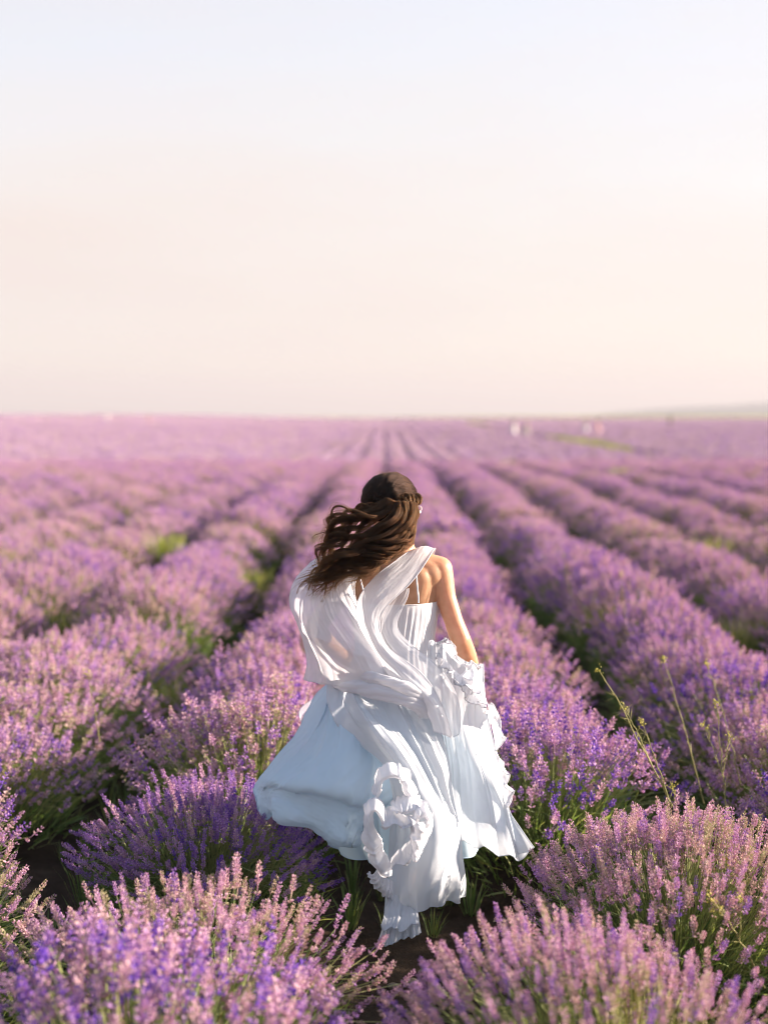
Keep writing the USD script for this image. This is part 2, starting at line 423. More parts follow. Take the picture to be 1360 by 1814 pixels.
ex = np.array([(a[0], a[1], a[2], a[3]) for a in extra])
pr = []
for k in range(3):
    st, hd, lf = lavender(500 + k, 480, 0.48, 0.52, 2, 200)
    pr.append([('stems', st, M['stem']), ('leaves', lf, M['leaf']), ('flower_heads', join(hd), M['flower'])])
scatter('lavender_rows', pr, np.c_[ex[:, :2], terrain(ex[:, 0], ex[:, 1])], ex[:, 2], np.repeat(ex[:, 3:4], 3, 1), 'blurred lavender rows running on behind the separate bushes', 'lavender')

# the far field: pieces of rows, then coarser pieces up to the edge of the field
P = []
TRACK = (11.9, 13.3)                            # a weedy track takes the place of two rows
for k in range(-125, 126):
    for y in np.arange(56, 210, 2.2):
        x = FURROW0 + k * ROW + ROW / 2
        if abs(x) < half * y * 1.45 + 12 and not (TRACK[0] < x < TRACK[1] and y > 64):
            P.append((x, y))
P = np.array(P) + rng.normal(0, 0.03, (len(P), 2))
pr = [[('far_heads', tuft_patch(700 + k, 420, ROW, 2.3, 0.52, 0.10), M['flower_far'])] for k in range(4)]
scatter('lavender_field', pr, np.c_[P, terrain(P[:, 0], P[:, 1])], np.where(rng.random(len(P)) < 0.5, 0, np.pi), np.c_[np.ones((len(P), 2)), rng.uniform(0.85, 1.1, len(P))],
        'distant lavender field of fine purple rows below the horizon', 'lavender')
P = np.array([(x, y) for y in np.arange(210, 430, 6.6) for x in np.arange(-42, 43) * 6.6 * 1.0 if abs(x) < half * y * 1.45 + 16], float)
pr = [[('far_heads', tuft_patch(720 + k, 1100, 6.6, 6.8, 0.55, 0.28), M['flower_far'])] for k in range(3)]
P = P + rng.normal(0, 0.05, P.shape)
scatter('lavender_field', pr, np.c_[P, terrain(P[:, 0], P[:, 1])], np.where(rng.random(len(P)) < 0.5, 0, np.pi), np.c_[np.ones((len(P), 2)), rng.uniform(0.85, 1.1, len(P))],
        'hazy far edge of the lavender field along the horizon', 'lavender')

# ------------------------------------------------------------------ hills, weeds, stones
hill_mat = usdkit.material(stage, L + 'hill_woods', {'g': ('geometry', {}), 'n': ('noise_texture', {'scale': 0.012, 'detail': 5.0}),
    'r': ('rgb_ramp', {'ramp': [(0.3, (0.045, 0.065, 0.06)), (0.7, (0.085, 0.105, 0.09))]}), 'p': ('principled_bsdf', {'roughness': 0.9, 'specular_ior_level': 0.1})},
    [('g.position', 'n.vector'), ('n.fac', 'r.fac'), ('r.color', 'p.base_color')], surface='p.BSDF')


def hill_z(X, Y):
    rise = np.clip((X - 520) / 520, 0, 1) ** 0.8
    shape = np.clip(1 - ((Y - 3900) / 620) ** 2, 0, 1)
    return -3 + (8 + 38 * rise + 16 * (meshkit.fbm(np.stack([X / 260, Y / 500, 0 * X], -1)) - 0.5) * rise) * shape * np.clip((X - 420) / 200, 0, 1)


part('hills', grid(np.linspace(420, 2900, 120), np.linspace(3260, 4540, 40), hill_z), hill_mat, smooth=True, kind='structure')


def tuft(seed, n, R, Ht, w=0.006, droop=0.5):
    """Grass-like weed: curved tapering blades from one root."""
    r = np.random.default_rng(seed)
    a = r.uniform(0, 6.28, n)
    out = R * r.random(n) ** 0.7
    h = Ht * r.uniform(0.5, 1.0, n)
    root = np.c_[0.25 * out * np.cos(a), 0.25 * out * np.sin(a), np.zeros(n)]
    tip = np.c_[out * np.cos(a), out * np.sin(a), h]
    mid = root * 0.5 + tip * 0.5 + np.c_[0 * a, 0 * a, 0.14 * h]
    side = np.c_[-np.sin(a), np.cos(a), 0 * a] * (w * r.uniform(0.6, 1.3, n))[:, None]
    v = np.stack([root - side, root + side, mid + side, mid - side, tip], 1).reshape(-1, 3)
    f = np.array([[0, 1, 2], [0, 2, 3], [3, 2, 4]])
    return v, (f[None] + (np.arange(n) * 5)[:, None, None]).reshape(-1, 3)


CLUMPS = [  # x, y, radius, height, label
    (3.7, 43.0, 0.50, 0.78, 'yellow green weed clump far off, right above the head of the woman'), (1.9, 41.0, 0.35, 0.75, 'narrow yellow green weed clump just right of the vanishing rows'),
    (4.9, 30.0, 0.45, 0.72, 'pale yellow weed clump in the third row right of the woman'), (4.0, 26.0, 0.40, 0.66, 'low yellowish weed clump below the pale one on the right'),
    (-5.2, 26.0, 0.60, 0.62, 'yellow green weeds among the rows at the far left'), (-5.9, 27.5, 0.60, 0.62, 'straw coloured weeds at the left edge of the rows'),
    (-2.2, 14.7, 0.30, 0.62, 'bright green weed clump in the second furrow left of the woman'), (3.25, 14.5, 0.32, 0.60, 'round green weed bush in the rows at the right'),
    (-1.14, 12.3, 0.25, 0.52, 'green weed clump in the first furrow left of the woman, beside her hair'), (-2.15, 10.0, 0.30, 0.50, 'green weed clump at the left, below the bright green one'),
    (-1.12, 7.6, 0.26, 0.42, 'tall grass clump in the first furrow left of the skirt'), (1.16, 6.6, 0.24, 0.36, 'dark green weeds low in the first furrow on the right'),
    (-2.25, 7.3, 0.28, 0.46, 'green grass clump between lavender bushes near the left edge'), (2.26, 9.4, 0.26, 0.50, 'green grass clump in the second furrow on the right'),
    (7.3, 27.0, 0.60, 0.64, 'dry orange tinged weeds near the right edge, far off')]
for k, (x, y, R, Ht, label) in enumerate(CLUMPS):
    t = thing('weed_clump', label, 'weeds', (x, y, terrain(x, y) - 0.03), 0.4 * k)
    part('leaves', tuft(60 + k, 260, R, Ht, 0.005 if y < 12 else 0.010), M['weed'], t, kind='stuff', tone=tones(1300, 5, k))
    part('stalks', tuft(90 + k, 40, R * 0.8, Ht * 1.12, 0.003), M['dry'], t, kind='stuff', tone=tones(200, 5, k))

tp = np.array([(rng.uniform(*TRACK), y) for a, b, n in ((76, 110, 110), (190, 222, 160)) for y in rng.uniform(a, b, n)])
scatter('track_grass', [[('blades', tuft(130 + k, 60, 0.45, 0.70, 0.03), M['weed'])] for k in range(3)], np.c_[tp, terrain(tp[:, 0], tp[:, 1])], rng.uniform(0, 6.28, len(tp)),
        np.repeat(rng.uniform(0.7, 1.1, (len(tp), 1)), 3, 1), 'green grass growing along a track across the distant lavender', 'grass')
gx = rng.uniform(-1, 1, 900); gy = rng.uniform(1.6, 14, 900)
gx = gx * (half * gy + 0.6)
gx = FURROW0 + np.round((gx - FURROW0) / ROW) * ROW + rng.normal(0, 0.11, 900)
ok = ~((np.abs(gx - 0.1) < 0.35) & (gy > 3.4) & (gy < 4.9))
scatter('furrow_grass', [[('blades', tuft(150 + k, 26, 0.10, 0.16, 0.003), M['leaf'])] for k in range(3)], np.c_[gx, gy, ground_z(gx, gy)][ok], rng.uniform(0, 6.28, ok.sum()),
        np.repeat(rng.uniform(0.5, 1.3, (ok.sum(), 1)), 3, 1), 'short dark green grass and sprouts on the soil of the furrows', 'grass')


def pipe(P, r, sides=5):
    P = np.asarray(P, float)
    t = np.gradient(P, axis=0); t /= np.linalg.norm(t, axis=1, keepdims=True) + 1e-12
    a = np.cross(t, [0.3, 0.9, 0.2]); a /= np.linalg.norm(a, axis=1, keepdims=True) + 1e-12
    b = np.cross(t, a)
    ang = np.arange(sides) * 2 * np.pi / sides
    rr = np.broadcast_to(r, (len(P),))[:, None, None]
    v = P[:, None] + rr * (np.cos(ang)[None, :, None] * a[:, None] + np.sin(ang)[None, :, None] * b[:, None])
    i, j = np.meshgrid(np.arange(len(P) - 1), np.arange(sides), indexing='ij')
    q = np.stack([i * sides + j, i * sides + (j + 1) % sides, (i + 1) * sides + (j + 1) % sides, (i + 1) * sides + j], -1).reshape(-1, 4)
    return v.reshape(-1, 3), np.vstack([q[:, [0, 1, 2]], q[:, [0, 2, 3]]])


def stalk(label, base, tip, seed, pods=16, branches=(), r0=0.0024, start=0.25):
    """Tall seeding weed: bending stalk, slender pods along it, a knot of yellow buds on each top."""
    r = np.random.default_rng(seed)
    base, tip = np.array(base, float), np.array(tip, float)
    t = thing('mustard_stalk', label, 'weed', base)
    tops = []

    def limb(a, b, bow, rad, npods, s0):
        s = np.linspace(0, 1, 14)[:, None]
        P = a * (1 - s) + b * s + np.array(bow) * (4 * s * (1 - s)) + r.normal(0, 0.002, (14, 3)) * np.minimum(1, 4 * s)
        pos, dr, sc = [], [], []
        for q in r.uniform(s0, 0.97, npods):
            k = int(q * 13)
            d = P[min(k + 1, 13)] - P[max(k - 1, 0)]
            d = d / np.linalg.norm(d) * 0.8 + r.normal(0, 0.55, 3)
            pos.append(P[k]); dr.append(d); sc.append(r.uniform(0.025, 0.05))
        tops.append((b, P[-1] - P[-3]))
        return P, pipe(P, rad * (1.15 - 0.7 * s[:, 0])), (np.array(pos), np.array(dr), np.array(sc))

    main = limb(np.zeros(3), tip - base, (0.0, 0.0, 0.02), r0, pods, start)
    part('stalk', main[1], M['dry'], t, smooth=True)
    allp = [main[2]]
    for at, to in branches:
        P0 = main[0][int(at * 13)]
        br = limb(P0, np.array(to, float) - base, (0, 0, 0.01), r0 * 0.7, max(4, pods // 2), 0.3)
        part('branch', br[1], M['dry'], t, smooth=True)
        allp.append(br[2])
    pp = [np.concatenate(x) for x in zip(*allp)]
    part('seed_pods', place_many(bipyramid(4, 0.035, 0.5), pp[0], frames_from(pp[1], r), pp[2]), M['dry'], t, kind='stuff')
    bp, bd = [], []
    for c, d in tops:
        d = d / np.linalg.norm(d)
        bp.append(c + r.normal(0, 0.006, (16, 3)) + d * r.uniform(-0.012, 0.012, (16, 1))); bd.append(d + r.normal(0, 0.6, (16, 3)))
    bp, bd = np.vstack(bp), np.vstack(bd)
    part('buds', place_many(bipyramid(4, 0.32, 0.6), bp, frames_from(bd, r), r.uniform(0.006, 0.011, len(bp))), M['bud'], t, kind='stuff')


stalk('tall seeding weed leaning left over the dark furrow, right of the dress', (1.10, 5.02, 0.20), (0.735, 4.95, 0.885), 1, 30, [(0.35, (0.885, 4.96, 0.70)), (0.25, (0.98, 4.9, 0.50)), (0.5, (0.83, 5.0, 0.74))], 0.0032)
stalk('thin weed stalk with a yellow top, second from the dark furrow at the right', (1.20, 5.4, 0.30), (1.05, 5.45, 0.84), 2, 12)
stalk('thin weed stalk furthest to the right in the second row', (1.36, 5.5, 0.35), (1.24, 5.55, 0.80), 3, 10)
stalk('branching weed stalk with small yellow flowers below the two thin ones', (1.21, 5.05, 0.25), (1.17, 5.1, 0.74), 4, 20, [(0.4, (1.13, 5.1, 0.66)), (0.5, (1.22, 5.1, 0.62))])
stalk('short weed with a yellow flower low in the furrow at the right', (0.99, 4.75, 0.26), (0.955, 4.7, 0.42), 5, 4)
stalk('weed stalk crossing the shaded bush at the right edge', (1.10, 4.1, 0.25), (0.965, 4.05, 0.50), 6, 12, [(0.6, (1.03, 4.06, 0.52))])
stalk('forked weed stalk at the bottom right beside the sunlit bush', (1.00, 3.75, 0.25), (0.85, 3.72, 0.50), 7, 12, [(0.5, (0.93, 3.72, 0.50)), (0.7, (0.87, 3.74, 0.47))])
stalk('blurred pale stalk standing up from the second row on the right', (1.45, 8.6, 0.35), (1.40, 8.6, 0.82), 8, 8)
stalk('blurred pale stalk left of the one in the second row on the right', (1.32, 10.2, 0.40), (1.26, 10.2, 0.78), 9, 6)
stalk('pale dry stalk standing alone in the rows at the left edge', (-2.85, 12.0, 0.40), (-2.87, 12.0, 0.96), 10, 6)
stalk('thin reddish dry stalk in the first row left of the skirt', (-1.18, 6.0, 0.40), (-1.22, 5.95, 0.70), 11, 2, r0=0.0018)

stone_mat = usdkit.material(stage, L + 'stone', {'g': ('geometry', {}), 'n': ('noise_texture', {'scale': 60.0, 'detail': 5.0}),
    'r': ('rgb_ramp', {'ramp': [(0.3, (0.10, 0.075, 0.05)), (0.7, (0.20, 0.16, 0.11))]}), 'p': ('principled_bsdf', {'roughness': 0.9})},
    [('g.position', 'n.vector'), ('n.fac', 'r.fac'), ('r.color', 'p.base_color')], surface='p.BSDF')
for k, (x, y, r, label) in enumerate([(0.085, 4.55, 0.022, 'pale stone on the soil just below the end of the train'), (0.03, 4.50, 0.016, 'small brown stone left of the pale stone on the soil'),
                                      (0.13, 4.66, 0.014, 'small stone right of the train in the dark furrow'), (0.10, 4.40, 0.013, 'clod nearest the viewer on the dark furrow')]):
    b = trimesh.creation.icosphere(3, 1.0)
    b.vertices *= (0.8 + 0.5 * meshkit.fbm(b.vertices * 1.6 + k * 5))[:, None] * np.array([1.2, 1.0, 0.6]) * r
    b.apply_translation((x, y, float(ground_z(np.array([x]), np.array([y]))[0]) + r * 0.3))
    part('stone', b, stone_mat, smooth=True, label=label, cat='stone')

# ------------------------------------------------------------------ people far off in the field, a post, the air
dist_skin = usdkit.material(stage, L + 'distant_skin', {'p': ('principled_bsdf', {'base_color': (0.42, 0.25, 0.16), 'roughness': 0.6})}, surface='p.BSDF')
dist_hair = usdkit.material(stage, L + 'distant_hair', {'p': ('principled_bsdf', {'base_color': (0.03, 0.02, 0.012), 'roughness': 0.6})}, surface='p.BSDF')
WEAR = {'white': (0.60, 0.57, 0.56), 'pink': (0.55, 0.32, 0.31), 'dark': (0.10, 0.08, 0.08), 'cream': (0.58, 0.50, 0.45)}
WEAR = {k: usdkit.material(stage, L + k + '_clothes', {'p': ('principled_bsdf', {'base_color': v, 'roughness': 0.8})}, surface='p.BSDF') for k, v in WEAR.items()}


def solid(bones, edge):
    m = m3.Manifold()
    for a, ra, b, rb in bones:
        m += m3.Manifold.batch_hull([m3.Manifold.sphere(ra, 16).translate(a), m3.Manifold.sphere(rb, 16).translate(b)])
    mm = m.refine_to_length(edge).to_mesh()
    t = trimesh.Trimesh(mm.vert_properties[:, :3], mm.tri_verts)
    trimesh.smoothing.filter_taubin(t, iterations=8)
    return t


def far_person(label, px, y, wear, turn):
    x = (px - 680) / FPX * y
    t = thing('person', label, 'person', (x, y, terrain(x, y)), turn)
    S = 1.0
    part('body', solid([((0, 0, 1.52), 0.10, (0, 0.02, 1.46), 0.085), ((0, 0, 1.42), 0.05, (0, 0, 1.32), 0.055), ((-0.13, 0, 1.30), 0.06, (0.13, 0, 1.30), 0.06), ((0, 0, 1.28), 0.13, (0, 0, 1.0), 0.12),
                        ((0, 0, 1.0), 0.12, (0, 0, 0.86), 0.15), ((0.17, 0, 1.30), 0.05, (0.22, 0, 1.02), 0.04), ((0.22, 0, 1.02), 0.04, (0.24, 0.08, 0.80), 0.03), ((-0.17, 0, 1.30), 0.05, (-0.22, 0, 1.02), 0.04),
                        ((-0.22, 0, 1.02), 0.04, (-0.20, 0.12, 0.84), 0.03), ((0.09, 0, 0.84), 0.09, (0.09, 0.04, 0.46), 0.06), ((0.09, 0.04, 0.46), 0.06, (0.09, 0, 0.07), 0.04), ((-0.09, 0, 0.84), 0.09, (-0.09, 0.04, 0.46), 0.06),
                        ((-0.09, 0.04, 0.46), 0.06, (-0.09, 0, 0.07), 0.04), ((0.09, 0, 0.05), 0.04, (0.10, 0.16, 0.04), 0.03), ((-0.09, 0, 0.05), 0.04, (-0.10, 0.16, 0.04), 0.03)], 0.05), dist_skin, t, smooth=True)
    prof = np.array([(0.155, 1.34), (0.165, 1.22), (0.145, 1.04), (0.20, 0.86), (0.29, 0.5), (0.36, 0.24)])
    prof = make_interp_spline(np.linspace(0, 1, 6), prof, k=3)(np.linspace(0, 1, 24))
    a = np.linspace(0, 2 * np.pi, 33)
    wave = 1 + 0.07 * np.sin(a * 7)[None] * np.linspace(0, 1, 24)[:, None] ** 2
    g = np.stack([prof[:, :1] * wave * np.cos(a) * 1.1, prof[:, :1] * wave * np.sin(a) * 0.85, np.repeat(prof[:, 1:], 33, 1)], -1)
    i, j = np.meshgrid(np.arange(23), np.arange(32), indexing='ij')
    k = i * 33 + j
    part('dress', (g.reshape(-1, 3), np.stack([k, k + 1, k + 34, k + 33], -1).reshape(-1, 4)), WEAR[wear], t, smooth=True)
    part('hair', solid([((0, -0.02, 1.54), 0.105, (0, -0.05, 1.48), 0.09), ((0, -0.07, 1.46), 0.07, (0, -0.09, 1.30), 0.05)], 0.04), dist_hair, t, smooth=True)


far_person('tiny figure in white on the horizon at the left', 190, 235, 'white', 0.5)
far_person('tiny figure in pink on the horizon, right of the white one at the left', 265, 215, 'pink', 2.0)
far_person('tiny pale figure on the horizon above and left of the head of the woman', 591, 300, 'white', 1.0)
far_person('distant figure in white, left one of the pair right of the centre', 909, 122, 'white', 0.3)
far_person('distant figure in cream, right one of the pair right of the centre', 932, 118, 'cream', 2.8)
far_person('distant figure in pink near the green track at the right', 1058, 128, 'pink', 1.4)
far_person('distant figure in white beside the pink one near the green track', 1036, 134, 'white', 2.2)
far_person('distant dark figure on the horizon at the right', 1186, 190, 'dark', 0.2)

air = usdkit.material(stage, L + 'haze', {'v': ('principled_volume', {'color': (0.45, 0.435, 0.465), 'density': 0.00032, 'anisotropy': 0.1})}, volume='v.volume')
part('haze', trimesh.creation.box((6600, 5800, 126)).apply_translation((0, 2600, 57)), air, kind='stuff')
# ------------------------------------------------------------------ the woman
D0 = 4.70


def W(px, py, d=0.0):
    """World point d metres behind the woman's plane (d < 0: towards the viewer) that a spot of the photograph shows."""
    u, w = (px - 680) / FPX, -(py - 907) / FPX
    c, s = math.cos(PITCH), math.sin(PITCH)
    y, z = c + w * s, -s + w * c
    k = (D0 + d) / y
    return np.array([u * k, D0 + d, CAM_H + z * k])


PXM = 1.0 / 551.0                                # metres per pixel of the photograph at her distance


def Wn(rows):
    return np.array([W(*r) for r in rows])


woman = thing('person', 'woman in a flowing pale blue and white dress running away between lavender rows', 'person', (0, 0, 0))
skin = usdkit.material(stage, L + 'skin', {
    'g': ('geometry', {}), 'n': ('noise_texture', {'scale': 45.0, 'detail': 5.0}), 'r': ('rgb_ramp', {'ramp': [(0.3, (0.40, 0.21, 0.115)), (0.7, (0.46, 0.255, 0.15))]}),
    'n2': ('noise_texture', {'scale': 600.0, 'detail': 2.0}), 'b': ('bump', {'strength': 0.15, 'distance': 0.002}),
    'p': ('principled_bsdf', {'roughness': 0.5, 'specular_ior_level': 0.35, 'subsurface_weight': 0.25, 'subsurface_radius': (0.012, 0.005, 0.003), 'subsurface_scale': 0.8})},
    [('g.position', 'n.vector'), ('n.fac', 'r.fac'), ('r.color', 'p.base_color'), ('g.position', 'n2.vector'), ('n2.fac', 'b.height'), ('b.normal', 'p.normal')], surface='p.BSDF')


def cloth_mat(name, color, sheer, trans=0.40):
    return usdkit.material(stage, L + name, {
        'g': ('geometry', {}), 'wv': ('mapping', {'scale': (1.0, 1.0, 1.0)}), 'n': ('noise_texture', {'scale': 260.0, 'detail': 3.0}),
        'n2': ('noise_texture', {'scale': 22.0, 'detail': 3.0, 'distortion': 1.2}), 'ad': ('math', {'math_type': 'multiply_add', 'value2': 3.0}),
        'b': ('bump', {'strength': 0.18, 'distance': 0.002}),
        'd': ('principled_bsdf', {'base_color': color, 'roughness': 0.8, 'specular_ior_level': 0.15, 'sheen_weight': 0.25}),
        't': ('translucent_bsdf', {'color': color}), 'm': ('mix_closure', {'fac': trans}),
        'x': ('transparent_bsdf', {}), 'o': ('mix_closure', {'fac': sheer})},
        [('g.position', 'n.vector'), ('g.position', 'n2.vector'), ('n2.fac', 'ad.value1'), ('n.fac', 'ad.value3'), ('ad.value', 'b.height'), ('b.normal', 'd.normal'),
         ('d.BSDF', 'm.closure1'), ('t.BSDF', 'm.closure2'), ('m.closure', 'o.closure1'), ('x.BSDF', 'o.closure2')], surface='o.closure')


C_SKIRT = cloth_mat('skirt_chiffon', (0.58, 0.73, 0.84), 0.03)
C_TRAIN = cloth_mat('train_chiffon', (0.60, 0.64, 0.69), 0.05)
C_SCARF = cloth_mat('scarf_chiffon', (0.69, 0.70, 0.74), 0.14)
C_SHEER = cloth_mat('sheer_chiffon', (0.68, 0.70, 0.75), 0.34)
C_BODICE = cloth_mat('bodice_cloth', (0.68, 0.68, 0.71), 0.0, 0.2)


def ball(c, r, sub=24):
    return m3.Manifold.sphere(float(r), sub).translate([float(x) for x in c])


def bone(*pr):
    """Hulls of neighbouring (point, radius) spheres, as one solid."""
    out = m3.Manifold()
    for (a, ra), (b, rb) in zip(pr[:-1], pr[1:]):
        out += m3.Manifold.batch_hull([ball(a, ra), ball(b, rb)])
    return out


def hull(*pr):
    return m3.Manifold.batch_hull([ball(p, r) for p, r in pr])


def flesh(solid, edge, it=14):
    mm = solid.refine_to_length(edge).to_mesh()
    t = trimesh.Trimesh(mm.vert_properties[:, :3], mm.tri_verts)
    trimesh.smoothing.filter_taubin(t, lamb=0.5, nu=0.52, iterations=it)
    return t


# head: turned a little to the right, so that the ear and cheek show on that side
HC = W(691, 896, 0.07)
FA = math.radians(28)
FD = np.array([math.sin(FA), math.cos(FA), -0.12]); FD /= np.linalg.norm(FD)
FR = np.array([math.cos(FA), -math.sin(FA), 0.0])
FU = np.cross(FR, FD)


def H(r, f, u):
    return HC + FR * r + FD * f + FU * u


head = hull((H(0, -0.020, 0.014), 0.076), (H(0, 0.022, 0.012), 0.072), (H(0, 0.0, 0.0), 0.074))
head += hull((H(0.028, 0.045, -0.03), 0.036), (H(-0.028, 0.045, -0.03), 0.036), (H(0, 0.058, -0.088), 0.024), (H(0, 0.0, -0.02), 0.06))
head += hull((H(0, 0.092, -0.002), 0.008), (H(0, 0.107, -0.036), 0.010), (H(0.010, 0.092, -0.040), 0.007), (H(-0.010, 0.092, -0.040), 0.007), (H(0, 0.08, -0.02), 0.012))   # nose
head += hull((H(0.018, 0.083, -0.068), 0.006), (H(-0.018, 0.083, -0.068), 0.006), (H(0, 0.091, -0.064), 0.006))                                                      # upper lip
head += hull((H(0.015, 0.080, -0.076), 0.006), (H(-0.015, 0.080, -0.076), 0.006), (H(0, 0.088, -0.077), 0.007))                                                      # lower lip
head += hull((H(0.034, 0.082, 0.016), 0.006), (H(0.012, 0.090, 0.014), 0.006)) + hull((H(-0.034, 0.082, 0.016), 0.006), (H(-0.012, 0.090, 0.014), 0.006))            # brows
for sg in (1, -1):
    head += hull((H(sg * 0.074, -0.012, 0.012), 0.011), (H(sg * 0.071, -0.004, -0.024), 0.008), (H(sg * 0.078, -0.022, 0.0), 0.008))                                  # ears
neck = bone((H(0, -0.01, -0.04), 0.054), (W(706, 955, 0.075), 0.049), (W(705, 990, 0.075), 0.056))
torso = hull((W(650, 1022, 0.075), 0.062), (W(758, 1018, 0.075), 0.062), (W(704, 985, 0.08), 0.05))
torso += hull((W(662, 1030, 0.085), 0.074), (W(744, 1030, 0.085), 0.074), (W(668, 1085, 0.085), 0.084), (W(727, 1085, 0.085), 0.084))
torso += hull((W(668, 1085, 0.085), 0.084), (W(727, 1085, 0.085), 0.084), (W(672, 1150, 0.075), 0.072), (W(724, 1150, 0.075), 0.072))
torso += hull((W(672, 1150, 0.075), 0.072), (W(724, 1150, 0.075), 0.072), (W(655, 1235, 0.07), 0.088), (W(738, 1235, 0.07), 0.088))
torso += hull((W(670, 1082, 0.140), 0.052), (W(726, 1082, 0.140), 0.052), (W(698, 1060, 0.1), 0.06))
torso += hull((W(740, 1026, 0.050), 0.055), (W(734, 1058, 0.055), 0.054)) + hull((W(662, 1026, 0.050), 0.055), (W(668, 1058, 0.055), 0.054))    # shoulder blades
armR = bone((W(744, 1002, 0.075), 0.046), (W(777, 1010, 0.075), 0.046), (W(789, 1058, 0.065), 0.0335), (W(803, 1100, 0.055), 0.0305), (W(815, 1133, 0.05), 0.034), (W(826, 1160, 0.09), 0.0325), (W(843, 1212, 0.17), 0.0235))
armL = bone((W(664, 1002, 0.075), 0.046), (W(628, 1010, 0.08), 0.046), (W(596, 1060, 0.085), 0.036), (W(560, 1108, 0.11), 0.034), (W(575, 1135, 0.20), 0.031), (W(610, 1165, 0.32), 0.023))


def hand(wrist, along, side, up):
    """A closed hand: palm, four curled fingers of unequal length and a thumb from the side of the palm."""
    along, side, up = (np.asarray(a, float) / np.linalg.norm(a) for a in (along, side, up))
    P = lambda a, s, u: wrist + along * a + side * s + up * u
    out = hull((P(0.005, 0.012, 0), 0.017), (P(0.005, -0.012, 0), 0.017), (P(0.075, 0.030, 0), 0.013), (P(0.08, -0.026, 0), 0.013))
    for s0, ln in ((0.030, 0.85), (0.011, 1.0), (-0.009, 0.95), (-0.027, 0.76)):
        out += bone((P(0.07, s0, 0.0), 0.010), (P(0.07 + 0.036 * ln, s0, -0.014), 0.009), (P(0.07 + 0.038 * ln, s0, -0.014 - 0.027 * ln), 0.0085), (P(0.055 + 0.022 * ln, s0, -0.022 - 0.034 * ln), 0.0075))
    out += bone((P(0.02, 0.026, -0.006), 0.013), (P(0.05, 0.046, -0.022), 0.010), (P(0.075, 0.038, -0.038), 0.0085))
    return out


hands = hand(W(843, 1212, 0.17), (0.15, 0.55, -0.8), (0.2, 0.8, 0.5), (0.9, -0.2, 0.1)) + hand(W(610, 1165, 0.32), (0.9, 0.3, -0.2), (0.1, 0.2, 1.0), (-0.2, 0.9, 0.0))
hipR, hipL = W(735, 1245, 0.07), W(660, 1245, 0.07)
kneeR, kneeL = W(742, 1400, 0.20), W(655, 1375, 0.30)
footR, footL = np.array([0.075, D0 + 0.10, 0.24]), np.array([-0.07, D0 + 0.22, 0.40])
legs = bone((hipR, 0.092), (kneeR, 0.056), (kneeR * 0.6 + footR * 0.4 + [0, -0.02, 0], 0.052), (footR, 0.036), (footR + [0, 0.05, -0.05], 0.032), (footR + [0.01, 0.16, -0.07], 0.024))
legs += bone((hipL, 0.092), (kneeL, 0.056), (kneeL * 0.6 + footL * 0.4 + [0, -0.02, 0], 0.052), (footL, 0.036), (footL + [0, 0.05, -0.05], 0.032), (footL + [0.0, 0.15, -0.10], 0.024))
body = flesh(head + neck + torso + armR + armL + hands + legs, 0.010, 12)
part('body', body, skin, woman, smooth=True)
eye_mat = usdkit.material(stage, L + 'eye', {'p': ('principled_bsdf', {'base_color': (0.55, 0.50, 0.46), 'roughness': 0.15})}, surface='p.BSDF')
for sg in (1, -1):
    part('eye', trimesh.creation.icosphere(2, 0.0115).apply_translation(H(sg * 0.030, 0.078, 0.0)), eye_mat, woman, smooth=True)

# ---- cloth: surfaces drawn through guide lines, then folded


def resample(P, n):
    P = np.asarray(P, float)
    t = np.r_[0, np.cumsum(np.linalg.norm(np.diff(P, axis=0), axis=1) ** 0.7)]
    k = min(3, len(P) - 1)
    return make_interp_spline(t / t[-1], P, k=k)(np.linspace(0, 1, n))


def loft(guides, nu, nv, closed=False):
    """Surface (nu, nv, 3) through guides, each a line of (px, py, d) from top to hem; u runs from guide to guide."""
    G = np.stack([resample(Wn(g), nv) for g in guides])
    m = len(G)
    if closed:
        G = np.concatenate([G, G[:1]])
        t = np.linspace(0, 1, m + 1)
        return CubicSpline(t, G, axis=0, bc_type='periodic')(np.linspace(0, 1, nu))
    if m == 2:
        u = np.linspace(0, 1, nu)[:, None, None]
        return G[0] * (1 - u) + G[1] * u
    t = np.r_[0, np.cumsum(np.linalg.norm(np.diff(G, axis=0), axis=2).mean(1))]
    return make_interp_spline(t / t[-1], G, k=min(3, m - 1), axis=0)(np.linspace(0, 1, nu))


def normals(S):
    a, b = np.gradient(S, axis=0), np.gradient(S, axis=1)
    n = np.cross(a, b)
    n /= np.linalg.norm(n, axis=2, keepdims=True) + 1e-12
    return n


def towards_viewer(S):
    n = normals(S)
    return n * (-1.0 if n[..., 1].mean() > 0 else 1.0)


def folds(S, n, amp, seed, warp=0.5, fade=(0.0, 1.0), across=0.0, along=0.7, fine=0.3):
    """Folds that run along v: rounded ridges of uneven width that wander, split and die out; across slants them."""
    nu, nv, _ = S.shape
    U, V = np.meshgrid(np.linspace(0, 1, nu), np.linspace(0, 1, nv), indexing='ij')
    w1 = meshkit.fbm(np.stack([U * 1.6 + seed, V * 1.5, 0 * U + seed * 3.1], -1), 3) - 0.5
    c = n * (U + across * V) + warp * 2 * w1
    k1 = meshkit.noise(np.stack([c, V * along * 1.3, 0 * U + seed], -1), seed)
    k2 = meshkit.noise(np.stack([c * 2.3 + 5, V * along * 1.7, 0 * U + seed], -1), seed + 1)
    r1 = 1 - np.abs(2 * k1 - 1) ** 0.8
    r2 = 1 - np.abs(2 * k2 - 1)
    h = (r1 ** 1.5 + fine * r2 ** 1.5) * amp * np.interp(V, np.linspace(0, 1, len(fade)), fade)
    return S + towards_viewer(S) * h[..., None]


